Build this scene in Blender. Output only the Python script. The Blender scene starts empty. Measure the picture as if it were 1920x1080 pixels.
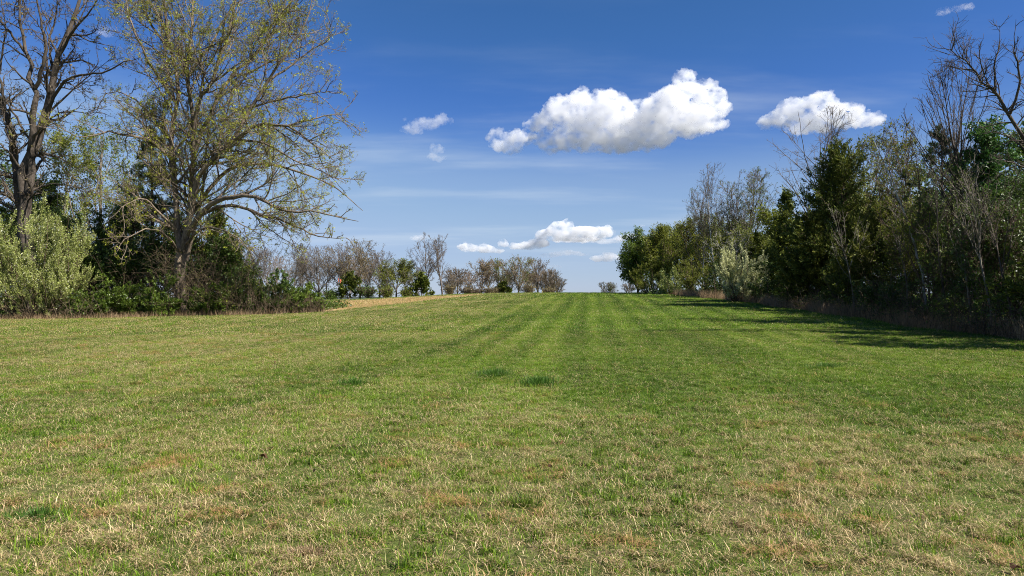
import bpy, math, numpy as np
from math import radians, pi
F = 1280.0           # focal length in photo pixels (24 mm lens on a 36 mm wide frame, 1920 px)
EYE = 1.6; HOR = 556.0
scene = bpy.context.scene
col = scene.collection
R = np.random.default_rng

def pix(px, row, y):
    return np.array([(px - 960.0) / F * y, y, EYE + (HOR - row) / F * y])

# ------------------------------------------------------------------ ground height
GX = np.array([-400, -60, -34, -22, -12, 0, 16, 60, 400.])
GY = np.array([-60, 0, 8, 20, 28, 38, 48, 58, 75, 90, 110, 130, 160, 220, 420, 700.])
GZ = np.array([
 [0]*9, [0]*9, [0,0,0,0,.01,.02,.03,.03,.03],
 [0,0,.03,.05,.08,.12,.20,.3,.3], [0,0,.06,.12,.2,.3,.5,.5,.5], [0,.05,.1,.22,.35,.68,1.0,.9,.9],
 [0,.1,.18,.38,.52,1.05,1.35,1.2,1.2], [.1,.15,.25,.5,.75,1.38,1.65,1.5,1.5], [.1,.2,.35,.65,1.15,1.74,1.85,1.7,1.7],
 [.1,.3,.5,.85,1.5,1.97,2.0,1.9,1.9], [.1,.5,.9,1.15,2.02,2.22,2.2,2.1,2.1], [.1,.6,1.0,1.15,1.75,1.95,1.9,1.8,1.8],
 [0,.6,.8,.9,1.0,1.1,1.2,1.2,1.2], [0,.2,.2,.2,.2,.2,.2,.2,.2], [-2]*9, [-4]*9])
_gx = np.arange(-400, 401, 2.0); _gy = np.arange(-60, 701, 2.0)
def _interp2(X, Y):
    ix = np.clip(np.searchsorted(GX, X) - 1, 0, len(GX) - 2); iy = np.clip(np.searchsorted(GY, Y) - 1, 0, len(GY) - 2)
    fx = np.clip((X - GX[ix]) / (GX[ix+1] - GX[ix]), 0, 1); fy = np.clip((Y - GY[iy]) / (GY[iy+1] - GY[iy]), 0, 1)
    return (GZ[iy, ix]*(1-fx) + GZ[iy, ix+1]*fx)*(1-fy) + (GZ[iy+1, ix]*(1-fx) + GZ[iy+1, ix+1]*fx)*fy
_XX, _YY = np.meshgrid(_gx, _gy)
_H = _interp2(_XX, _YY)
for _ in range(4):
    P = np.pad(_H, 2, mode='edge')
    _H = sum(P[2:-2, k:k+_H.shape[1]] for k in range(5)) / 5
    P = np.pad(_H, 2, mode='edge')
    _H = sum(P[k:k+_H.shape[0], 2:-2] for k in range(5)) / 5
def gz(x, y):
    x = np.asarray(x, float); y = np.asarray(y, float)
    fx = np.clip((x + 400) / 2, 0, len(_gx) - 1.001); fy = np.clip((y + 60) / 2, 0, len(_gy) - 1.001)
    ix = fx.astype(int); iy = fy.astype(int); fx = fx - ix; fy = fy - iy
    h = (_H[iy, ix]*(1-fx) + _H[iy, ix+1]*fx)*(1-fy) + (_H[iy+1, ix]*(1-fx) + _H[iy+1, ix+1]*fx)*fy
    n = .02*np.sin(x*.7+1.3*np.sin(y*.31))*np.sin(y*.55+.8*np.sin(x*.23)) + .012*np.sin(x*1.9+y*1.1)*np.sin(y*1.6-x*.7)
    n = n * (np.hypot(x, y) < 300)
    return h + n

# ------------------------------------------------------------------ mesh helpers
def norm(v):
    return v / np.maximum(np.linalg.norm(v, axis=-1, keepdims=True), 1e-9)

def make_mesh(name, V, Fc, mat, r=None, smooth=False):
    """V (n,3); Fc (m,k) faces of k corners; r (n,) random value per vertex"""
    me = bpy.data.meshes.new(name)
    n, m, k = len(V), len(Fc), Fc.shape[1]
    me.vertices.add(n); me.vertices.foreach_set('co', np.ascontiguousarray(V, dtype=np.float32).ravel())
    me.loops.add(m*k); me.loops.foreach_set('vertex_index', np.ascontiguousarray(Fc, dtype=np.int32).ravel())
    me.polygons.add(m); me.polygons.foreach_set('loop_start', np.arange(0, m*k, k, dtype=np.int32))
    if smooth: me.polygons.foreach_set('use_smooth', np.ones(m, dtype=bool))
    if r is not None:
        a = me.attributes.new('r', 'FLOAT', 'POINT'); a.data.foreach_set('value', np.ascontiguousarray(r, dtype=np.float32))
    me.materials.append(mat); me.update(calc_edges=True)
    return me

def link(name, me, parent=None, loc=None):
    o = bpy.data.objects.new(name, me); col.objects.link(o)
    if parent is not None: o.parent = parent
    if loc is not None: o.location = loc
    return o

def tag(o, label, cat, group=None, kind=None):
    if label: o['label'] = label
    if cat: o['category'] = cat
    if group: o['group'] = group
    if kind: o['kind'] = kind
    return o

def tubes(pts, rad, sides):
    """pts (N,K,3), rad (N,K) -> verts, quads"""
    N, K, _ = pts.shape
    T = np.empty_like(pts); T[:, 1:-1] = pts[:, 2:] - pts[:, :-2]; T[:, 0] = pts[:, 1] - pts[:, 0]; T[:, -1] = pts[:, -1] - pts[:, -2]
    T = norm(T); A = norm(pts[:, -1] - pts[:, 0])
    ref = np.where(np.abs(A[:, 2:3]) < .75, np.array([[0, 0, 1.]]), np.array([[1., 0, 0]]))[:, None, :]
    U = norm(np.cross(T, np.broadcast_to(ref, T.shape))); W = np.cross(T, U)
    a = np.arange(sides) * 2*pi/sides
    V = pts[:, :, None, :] + rad[:, :, None, None]*(np.cos(a)[None, None, :, None]*U[:, :, None, :] + np.sin(a)[None, None, :, None]*W[:, :, None, :])
    idx = np.arange(N*K*sides).reshape(N, K, sides)
    nx = np.roll(idx, -1, axis=2)
    Q = np.stack([idx[:, :-1], nx[:, :-1], nx[:, 1:], idx[:, 1:]], axis=-1).reshape(-1, 4)
    return V.reshape(-1, 3), Q

def resample(P, r, K):
    P = np.asarray(P, float); r = np.asarray(r, float)
    # Catmull-Rom through the points
    n = len(P); E = np.vstack([2*P[0]-P[1], P, 2*P[-1]-P[-2]])
    t = np.linspace(0, n-1, K); i = np.minimum(t.astype(int), n-2); f = (t-i)[:, None]
    p0, p1, p2, p3 = E[i], E[i+1], E[i+2], E[i+3]
    Q = .5*((2*p1)+(-p0+p2)*f+(2*p0-5*p1+4*p2-p3)*f**2+(-p0+3*p1-3*p2+p3)*f**3)
    return Q, np.interp(t, np.arange(n), r)

def grow(g, S, D, L, r0, tip, K, wander, trop, env=None, fill=False):
    D = norm(D)
    if env is not None:
        c, e = env
        p = (S - c)/e; q = D/e
        a = (q*q).sum(1); b = (p*q).sum(1); cc = (p*p).sum(1) - 1
        disc = np.maximum(b*b - a*cc, 0)
        far = (-b + np.sqrt(disc))/a
        dist = np.where((disc > 0) & (far > 0), far, np.where(cc < 0, far, L*.35))
        if fill: L = np.clip(dist*g.uniform(.72, 1.06, len(L)), .3, 1.25*np.linalg.norm(e)/1.4)
        else: L = np.minimum(L, np.maximum(dist*g.uniform(.85, 1.15, len(L)), .15))
    pts = [S]; d = D
    for k in range(K-1):
        d = norm(d + wander*g.normal(size=d.shape) + np.array([0, 0, trop]))
        pts.append(pts[-1] + d*(L/(K-1))[:, None])
    pts = np.stack(pts, 1)
    t = np.linspace(0, 1, K)[None, :]
    rad = r0[:, None]*(1-t) + np.minimum(tip, r0)[:, None]*t if not np.isscalar(tip) else r0[:, None]*(1-t) + np.minimum(tip, r0)[:, None]*t
    return pts, rad

def spawn(g, pts, rad, dens, t0, ang, angv, ratio, lmin, rr, rmin, up=0., t1=1.0, nmin=1, lmax=99., dec=.65):
    N, K, _ = pts.shape
    Lp = np.linalg.norm(np.diff(pts, axis=1), axis=2).sum(1)
    n = np.maximum(g.poisson(dens*Lp*(t1-t0)), nmin)
    idx = np.repeat(np.arange(N), n)
    t = g.uniform(t0, t1, len(idx))
    f = t*(K-1); i = np.minimum(f.astype(int), K-2); f = (f-i)
    a = pts[idx, i]; b = pts[idx, i+1]
    S = a + (b-a)*f[:, None]; T = norm(b-a)
    rp = rad[idx, i]*(1-f) + rad[idx, i+1]*f
    rnd = g.normal(size=T.shape); perp = norm(rnd - (rnd*T).sum(1, keepdims=True)*T)
    A = np.radians(g.normal(ang, angv, len(idx)))[:, None]
    D = norm(np.cos(A)*T + np.sin(A)*perp + np.array([0, 0, up]))
    L = np.clip(Lp[idx]*ratio*(1-dec*t)*g.uniform(.6, 1.25, len(idx)), lmin, lmax)
    return S, D, L, np.maximum(rp*rr, rmin), t

def leaves(g, pts, n, size, aspect=.5, spread=.9, jitter=.05, t0=.15, curl=True, upn=.3, sv=.35, cl=1):
    """n diamond leaves placed along the given twigs"""
    N, K, _ = pts.shape
    Lp = np.linalg.norm(pts[:, -1]-pts[:, 0], axis=1); 
    idx = np.repeat(g.choice(N, n//cl, p=Lp/Lp.sum()), cl); n = len(idx)
    f = np.repeat(g.uniform(t0, 1, n//cl), cl)*(K-1); i = np.minimum(f.astype(int), K-2); f = (f-i)[:, None]
    a = pts[idx, i]; b = pts[idx, i+1]
    S = a + (b-a)*f + g.normal(size=(n, 3))*jitter
    T = norm(norm(b-a) + spread*g.normal(size=(n, 3)))
    nn = g.normal(size=(n, 3)); nn[:, 2] += upn; W = norm(np.cross(T, nn)); 
    s = (size*np.exp(g.normal(0, sv, n)))[:, None]
    N3 = np.cross(T, W)
    v0 = S; v1 = S + T*s*.45 + W*s*aspect*.5 + N3*s*.08; v2 = S + T*s; v3 = S + T*s*.45 - W*s*aspect*.5 + N3*s*.08
    V = np.stack([v0, v1, v2, v3], 1).reshape(-1, 3)
    Q = np.arange(4*n).reshape(-1, 4)
    return V, Q, np.repeat(g.uniform(0, 1, n), 4)

class Acc:
    def __init__(s): s.V = []; s.Q = []; s.R = []; s.n = 0
    def add(s, V, Q, r=None):
        s.V.append(V); s.Q.append(Q + s.n); s.R.append(np.full(len(V), .5) if r is None else r); s.n += len(V)
    def mesh(s, name, mat, smooth=False):
        return make_mesh(name, np.concatenate(s.V), np.concatenate(s.Q), mat, np.concatenate(s.R), smooth)

# ------------------------------------------------------------------ materials
def nt(name):
    m = bpy.data.materials.new(name); m.use_nodes = True
    t = m.node_tree; t.nodes.clear()
    return m, t, t.nodes, t.links

def ramp(N, L, fac, stops):
    r = N.new('ShaderNodeValToRGB'); e = r.color_ramp.elements
    e[0].position, e[0].color = stops[0][0], (*stops[0][1], 1)
    e[1].position, e[1].color = stops[-1][0], (*stops[-1][1], 1)
    for p, c in stops[1:-1]:
        x = e.new(p); x.color = (*c, 1)
    L.new(fac, r.inputs[0]); return r.outputs[0]

def mat_leaf(name, cols, transl=.35, rough=.5, spec=.3):
    m, t, N, L = nt(name)
    at = N.new('ShaderNodeAttribute'); at.attribute_name = 'r'
    geo = N.new('ShaderNodeNewGeometry')
    nz = N.new('ShaderNodeTexNoise'); nz.inputs['Scale'].default_value = .9; nz.inputs['Detail'].default_value = 2
    L.new(geo.outputs['Position'], nz.inputs['Vector'])
    ad = N.new('ShaderNodeMath'); ad.operation = 'MULTIPLY_ADD'; L.new(nz.outputs[0], ad.inputs[0]); ad.inputs[1].default_value = .7
    sb = N.new('ShaderNodeMath'); sb.operation = 'MULTIPLY_ADD'; L.new(at.outputs['Fac'], sb.inputs[0]); sb.inputs[1].default_value = .75; sb.inputs[2].default_value = -.22
    L.new(sb.outputs[0], ad.inputs[2])
    k = len(cols)
    c = ramp(N, L, ad.outputs[0], [(i/(k-1)*.9+.05, cols[i]) for i in range(k)])
    p = N.new('ShaderNodeBsdfPrincipled'); L.new(c, p.inputs['Base Color']); p.inputs['Roughness'].default_value = rough
    p.inputs['Specular IOR Level'].default_value = spec
    tr = N.new('ShaderNodeBsdfTranslucent'); L.new(c, tr.inputs['Color'])
    mx = N.new('ShaderNodeMixShader'); mx.inputs[0].default_value = transl
    L.new(p.outputs[0], mx.inputs[1]); L.new(tr.outputs[0], mx.inputs[2])
    o = N.new('ShaderNodeOutputMaterial'); L.new(mx.outputs[0], o.inputs['Surface'])
    return m

def mat_bark(name, dark, light, scale=3.0, stretch=.25, bump=.4):
    m, t, N, L = nt(name)
    tc = N.new('ShaderNodeTexCoord'); mp = N.new('ShaderNodeMapping'); mp.inputs['Scale'].default_value = (1, 1, stretch)
    L.new(tc.outputs['Object'], mp.inputs['Vector'])
    nz = N.new('ShaderNodeTexNoise'); nz.inputs['Scale'].default_value = scale*4; nz.inputs['Detail'].default_value = 5; nz.inputs['Roughness'].default_value = .65
    L.new(mp.outputs[0], nz.inputs['Vector'])
    n2 = N.new('ShaderNodeTexNoise'); n2.inputs['Scale'].default_value = scale*.3; L.new(tc.outputs['Object'], n2.inputs['Vector'])
    ad = N.new('ShaderNodeMath'); ad.operation = 'MULTIPLY_ADD'; L.new(n2.outputs[0], ad.inputs[0]); ad.inputs[1].default_value = .6
    sb = N.new('ShaderNodeMath'); sb.operation = 'SUBTRACT'; L.new(nz.outputs[0], sb.inputs[0]); sb.inputs[1].default_value = .3; L.new(sb.outputs[0], ad.inputs[2])
    c = ramp(N, L, ad.outputs[0], [(.3, dark), (.7, light)])
    p = N.new('ShaderNodeBsdfPrincipled'); L.new(c, p.inputs['Base Color']); p.inputs['Roughness'].default_value = .85; p.inputs['Specular IOR Level'].default_value = .15
    b = N.new('ShaderNodeBump'); b.inputs['Strength'].default_value = bump; b.inputs['Distance'].default_value = .03
    L.new(nz.outputs[0], b.inputs['Height']); L.new(b.outputs[0], p.inputs['Normal'])
    o = N.new('ShaderNodeOutputMaterial'); L.new(p.outputs[0], o.inputs['Surface'])
    return m

M = {}
M['bark_grey'] = mat_bark('bark grey', (.075, .06, .045), (.27, .235, .19))
M['bark_maple'] = mat_bark('bark maple', (.06, .045, .033), (.26, .205, .15))
M['bark_dark'] = mat_bark('bark dark', (.03, .024, .018), (.13, .105, .085))
M['bark_brown'] = mat_bark('bark brown', (.05, .032, .022), (.17, .12, .09))
M['bark_pale'] = mat_bark('bark pale', (.2, .18, .16), (.52, .49, .45))
M['bark_far'] = mat_bark('bark far', (.09, .07, .06), (.2, .165, .14))
M['twig_rust'] = mat_bark('twig rust', (.11, .085, .06), (.2, .155, .11))
M['twig_grey'] = mat_bark('twig grey', (.08, .065, .055), (.2, .165, .14))
M['twig_tan'] = mat_bark('twig tan', (.14, .1, .07), (.3, .22, .155))
M['bud'] = mat_leaf('bud leaves', [(.18, .16, .02), (.32, .35, .028), (.47, .5, .055)], .4)
M['bud_green'] = mat_leaf('bud green', [(.08, .1, .02), (.13, .17, .03), (.2, .25, .05)], .4)
M['bud_rust'] = mat_leaf('bud rust', [(.13, .1, .05), (.2, .155, .075), (.26, .22, .09)], .35)
M['olive'] = mat_leaf('silver leaves', [(.14, .18, .028), (.33, .38, .09), (.54, .54, .23)], .3)
M['green'] = mat_leaf('green leaves', [(.05, .09, .012), (.115, .175, .02), (.21, .28, .04)], .4, .4, .5)
M['green_dark'] = mat_leaf('dark green leaves', [(.03, .058, .01), (.065, .11, .015), (.14, .2, .03)], .3, .45, .4)
M['olive_green'] = mat_leaf('olive green leaves', [(.09, .11, .015), (.16, .18, .022), (.26, .28, .04)], .4)
M['cedar'] = mat_leaf('cedar sprays', [(.03, .05, .009), (.085, .11, .016), (.22, .235, .035)], .2, .6, .2)
M['cedar_olive'] = mat_leaf('cedar olive sprays', [(.045, .06, .01), (.115, .13, .018), (.25, .24, .045)], .2, .6, .2)
M['pine'] = mat_leaf('pine needles', [(.018, .036, .012), (.035, .06, .018), (.07, .1, .03)], .2, .5, .3)
M['ivy'] = mat_leaf('glossy vine leaves', [(.025, .07, .012), (.055, .13, .022), (.1, .2, .035)], .35, .42, .5)
M['blossom'] = mat_leaf('white blossom', [(.35, .36, .2), (.6, .58, .42), (.8, .78, .65)], .3)
M['cream'] = mat_leaf('cream blossom', [(.3, .33, .12), (.55, .56, .27), (.8, .78, .48)], .3)
M['straw'] = mat_leaf('dry stalks', [(.16, .1, .055), (.3, .2, .11), (.42, .3, .17)], .25)
M['bramble'] = mat_bark('bramble stems', (.06, .043, .027), (.17, .125, .08))

# ------------------------------------------------------------------ trees
def base_empty(name, x, y, label, cat, group=None):
    e = bpy.data.objects.new(name, None); col.objects.link(e)
    z = float(gz(x, y)) - .05
    e.location = (x, y, z); tag(e, label, cat, group)
    return e, np.array([x, y, z])

def finish(e, b, parts):
    for nm, acc, mat in parts:
        if acc is None or not acc.V: continue
        link(nm, acc.mesh(nm, M[mat], smooth=nm in ('trunk', 'branches', 'stems')), e)

def branch_levels(g, pts, rad, levels, br, env=None):
    out = [(pts, rad)]
    for i, lv in enumerate(levels):
        S, D, L, r0, t = spawn(g, pts, rad, lv['d'], lv.get('t0', .2), lv.get('a', 45), lv.get('av', 12), lv['ratio'], lv['lmin'], lv.get('rr', .6), lv['r'], lv.get('up', .1), nmin=lv.get('n', 1), lmax=lv.get('lmax', 99), dec=lv.get('dec', .6))
        pts, rad = grow(g, S, D, L, r0, lv['tip'], lv.get('K', 5), lv.get('w', .15), lv.get('trop', .04), env, lv.get('fill', False))
        V, Q = tubes(pts, rad, lv.get('s', 3)); br.add(V, Q)
        out.append((pts, rad))
    return out

def tree(name, x, y, H, W, seed, label, cat='tree', group=None, bark='bark_grey', twig=None, leaf=None, nleaf=0, lsize=.08,
         fork=.3, ang=42, dens=1.0, stems=1, r0=None, lean=0., rmin=.008, asp=.6, trop=.05, clear=.18, zc=.58, wander=.1, spreadleaf=.9, levels=3, up=.15, leafjit=.06, limbn=None, lvl3=3.0):
    g = R(seed); e, b = base_empty(name, x, y, label, cat, group)
    r0 = r0 or H*.016
    env = (np.array([lean*H*.5, 0, H*zc]), np.array([W/2, W/2, H*(1-zc)*1.02]))
    # lower half of the envelope reaches down to the clear height
    env = (np.array([lean*H*.5, 0, H*(clear+1)/2]), np.array([W/2, W/2, H*(1-clear)/2*1.03]))
    tr, br = Acc(), Acc()
    S = np.zeros((stems, 3)); S[:, :2] += g.normal(size=(stems, 2))*r0*(stems > 1)*1.5
    D = np.tile([lean, 0, 1.], (stems, 1)); 
    if stems > 1:
        a = np.arange(stems)*2*pi/stems + g.uniform(0, 1); D[:, 0] += np.cos(a)*.22; D[:, 1] += np.sin(a)*.22
    L = np.full(stems, H*.93)*g.uniform(.85, 1.02, stems)
    pts, rad = grow(g, S, D, L, np.full(stems, r0/(1+.35*(stems-1))), r0*.08, 12, .045, .02)
    rad = rad*np.interp(np.arange(12), [0, 1, 11], [1.35, 1, 1])[None]
    V, Q = tubes(pts, rad, 8); tr.add(V, Q)
    nl = limbn or 22
    lv = [dict(d=nl/H/stems, t0=clear, a=ang, av=9, ratio=.62, lmin=H*.1, r=rmin*2, tip=rmin*1.5, K=9, w=wander, trop=trop, s=5, rr=.5, up=up, n=nl//stems, dec=.55, fill=True)]
    u = 9.0/H    # twig densities are per metre of a 9 m tree
    lv.append(dict(d=2.6*dens*u, t0=.12, a=40, ratio=.42, lmin=H*.06, r=rmin*1.4, tip=rmin, K=6, w=wander*1.2, trop=trop*.8, s=3, up=.1, n=3, dec=.45))
    if levels > 1: lv.append(dict(d=4.2*dens*u, t0=.08, a=42, ratio=.5, lmin=.035*H, r=rmin, tip=rmin*.7, K=5, w=wander*1.3, trop=trop*.7, s=3, up=.05, n=2, dec=.45))
    if levels > 2: lv.append(dict(d=2.2*lvl3*dens*u, t0=.08, a=42, ratio=.55, lmin=.022*H, r=rmin*.8, tip=rmin*.5, K=4, w=wander*1.3, trop=trop*.5, s=3, up=0, n=2))
    out = branch_levels(g, pts, rad, lv, br, env)
    parts = [('trunk', tr, bark), ('branches', br, twig or bark)]
    if leaf:
        lf = Acc(); lf.add(*leaves(g, out[-1][0], nleaf, lsize, asp, spreadleaf, leafjit, t0=.0, cl=3)); parts.append(('foliage', lf, leaf))
    finish(e, b, parts)
    return e

def cedar(name, x, y, H, W, seed, label, cat='tree', group=None, leaf='cedar', n=40000, lsize=.14, dens=1.0, droop=.0, low=.02, conic=.8, bark='bark_brown', fat=.35):
    g = R(seed); e, b = base_empty(name, x, y, label, cat, group)
    tr, br, lf = Acc(), Acc(), Acc()
    pts, rad = grow(g, np.zeros((1, 3)), np.array([[g.normal()*.02, 0, 1.]]), np.array([H*.97]), np.array([H*.016]), H*.002, 14, .012, .01)
    V, Q = tubes(pts, rad, 7); tr.add(V, Q)
    nb = int(H*22*dens)
    t = np.sort(g.uniform(low, .985, nb))
    f = t*13; i = np.minimum(f.astype(int), 12); f = f-i
    S = pts[0, i]*(1-f)[:, None] + pts[0, i+1]*f[:, None]
    az = g.uniform(0, 2*pi, nb)
    prof = np.minimum((1-t)**conic*1.12 + .03, 1)*np.interp(t, [0, .12, .3, 1], [.75, .95, 1, 1])
    lobes = 1 + .18*np.sin(az*3 + seed) * np.sin(t*11+seed) + .12*np.sin(az*5+t*17)
    L = W/2*prof*lobes*g.uniform(.6, 1.15, nb)
    el = np.radians(np.interp(t, [0, 1], [12, 58]) + g.normal(0, 9, nb))
    D = np.stack([np.cos(az)*np.cos(el), np.sin(az)*np.cos(el), np.sin(el)], 1)
    p1, r1 = grow(g, S, D, L, np.maximum(.006+L*.011, .006), .004, 6, .08, .05)
    V, Q = tubes(p1, r1, 3); br.add(V, Q)
    S, D, L2, r0, _ = spawn(g, p1, r1, 5*dens, .2, 42, 12, .5, .18, .5, .004, .12, nmin=3, lmax=1.3)
    p2, r2 = grow(g, S, D, L2, r0, .003, 4, .1, .06)
    V, Q = tubes(p2, r2, 3); br.add(V, Q)
    lf.add(*leaves(g, p2, n, lsize, fat, .55, .03, t0=.0, upn=.2))
    lf.add(*leaves(g, p1, n//8, lsize, fat, .7, .04, t0=.3, upn=.2))
    finish(e, b, [('trunk', tr, bark), ('branches', br, bark), ('foliage', lf, leaf)])
    return e

def pine(name, x, y, H, W, seed, label, group=None, n=26000, leaf='pine', low=.35, lsize=.2):
    g = R(seed); e, b = base_empty(name, x, y, label, 'tree', group)
    tr, br, lf = Acc(), Acc(), Acc()
    pts, rad = grow(g, np.zeros((1, 3)), np.array([[.03, 0, 1.]]), np.array([H*.96]), np.array([H*.014]), H*.003, 12, .02, .01)
    V, Q = tubes(pts, rad, 7); tr.add(V, Q)
    nb = int(H*7); t = np.sort(g.uniform(low, .99, nb)); f = t*11; i = np.minimum(f.astype(int), 10); f = f-i
    S = pts[0, i]*(1-f)[:, None] + pts[0, i+1]*f[:, None]; az = g.uniform(0, 2*pi, nb)
    L = W/2*np.interp(t, [low, low+.15, .7, 1], [.7, 1, .85, .22])*g.uniform(.55, 1.15, nb)
    el = np.radians(np.interp(t, [low, 1], [5, 50]) + g.normal(0, 12, nb))
    D = np.stack([np.cos(az)*np.cos(el), np.sin(az)*np.cos(el), np.sin(el)], 1)
    p1, r1 = grow(g, S, D, L, .008+L*.012, .006, 7, .12, .06); V, Q = tubes(p1, r1, 4); br.add(V, Q)
    S, D, L2, r0, _ = spawn(g, p1, r1, 2.6, .3, 45, 10, .4, .3, .5, .005, .2, nmin=4)
    p2, r2 = grow(g, S, D, L2, r0, .004, 4, .12, .12); V, Q = tubes(p2, r2, 3); br.add(V, Q)
    lf.add(*leaves(g, p2, n, lsize, .12, .75, .02, t0=.45, upn=0))
    finish(e, b, [('trunk', tr, 'bark_brown'), ('branches', br, 'bark_brown'), ('foliage', lf, leaf)])
    return e

def shrub(name, x, y, H, W, seed, label, cat='shrub', group=None, leaf='green', n=20000, lsize=.06, asp=.55, stems=26, bark='bramble', plume=False, blossom=0, D2=None, lean=(0, 0), dome=.5, spread=.7, depth=None):
    g = R(seed); e, b = base_empty(name, x, y, label, cat, group)
    st, lf = Acc(), Acc()
    depth = depth or W*.8
    az = g.uniform(0, 2*pi, stems); el = np.arccos(g.uniform(.12, 1, stems)**dome)
    S = np.stack([np.cos(az)*W*.14, np.sin(az)*depth*.14, np.zeros(stems)], 1)*g.uniform(.2, 1, (stems, 1))
    D = np.stack([np.sin(el)*np.cos(az)+lean[0], np.sin(el)*np.sin(az)+lean[1], np.cos(el)], 1)
    env = (np.array([lean[0]*H*.5, lean[1]*H*.5, H*.46]), np.array([W/2, depth/2, H*.55]))
    L = np.full(stems, H*1.3)*g.uniform(.75, 1.1, stems)
    pts, rad = grow(g, S, D, L, np.full(stems, .02+H*.005), .006, 9, .09, .07, env)
    V, Q = tubes(pts, rad, 4); st.add(V, Q)
    up = .45 if plume else .15
    lv = [dict(d=2.2, t0=.12, a=48, ratio=.5, lmin=.25, r=.008, tip=.005, K=6, w=.12, trop=.12 if plume else .03, s=3, up=up, n=5),
          dict(d=3.4, t0=.1, a=42, ratio=.5, lmin=.18, r=.005, tip=.003, K=5, w=.12, trop=.16 if plume else .02, s=3, up=up, n=3, lmax=1.0 if plume else .7)]
    out = branch_levels(g, pts, rad, lv, st, None if plume else env)
    if plume:
        # long arching shoots that stick out of the outline
        S, D, L, r0, _ = spawn(g, out[1][0], out[1][1], .9, .4, 22, 8, .6, .7, .6, .006, .7, nmin=1, lmax=1.5)
        pp, rr = grow(g, S, D, L, r0, .003, 7, .05, .12); V, Q = tubes(pp, rr, 3); st.add(V, Q)
        lf.add(*leaves(g, pp, int(n*.3), lsize, asp, .8, .035, t0=.1))
        n = int(n*.7)
    lf.add(*leaves(g, out[2][0], int(n*.8), lsize, asp, spread, .03, t0=.0))
    lf.add(*leaves(g, out[1][0], int(n*.2), lsize, asp, spread, .04, t0=.2))
    parts = [('stems', st, bark), ('foliage', lf, leaf)]
    if blossom:
        bl = Acc(); bl.add(*leaves(g, out[2][0], blossom, lsize*.8, .8, .9, .04, t0=.3)); parts.append(('blossom', bl, 'blossom'))
    finish(e, b, parts)
    return e

def traced_tree(name, x, y, limbs, seed, label, env, levels, bark, leaf, nleaf, lsize, twig=None, group=None):
    """limbs: (points as (px,row,dy), start radius, end radius); first ones belong to the trunk part"""
    g = R(seed); e, b = base_empty(name, x, y, label, 'tree', group)
    tr, br = Acc(), Acc(); K = 16; P, RR = [], []
    for pl, ra, rb, is_trunk in limbs:
        w = np.array([pix(px, row, y+dy) for px, row, dy in pl]) - b
        n = len(w); r = np.linspace(ra, rb*(1 if is_trunk else .55), n)
        q, rr = resample(w, r, K)
        q[1:-1] += g.normal(size=(K-2, 3))*min(ra, .3)*.35
        P.append(q); RR.append(rr)
        V, Q = tubes(q[None], rr[None], 10 if is_trunk else 7)
        # lumpy bark outline
        (tr if is_trunk else br).add(V, Q)
    out = branch_levels(g, np.array(P), np.array(RR), levels, br, env)
    parts = [('trunk', tr, bark), ('branches', br, twig or bark)]
    if leaf:
        lf = Acc(); lf.add(*leaves(g, out[-1][0], nleaf, lsize, .6, 1.0, .045, sv=.45, cl=5)); parts.append(('foliage', lf, leaf))
    finish(e, b, parts)
    return e



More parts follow.
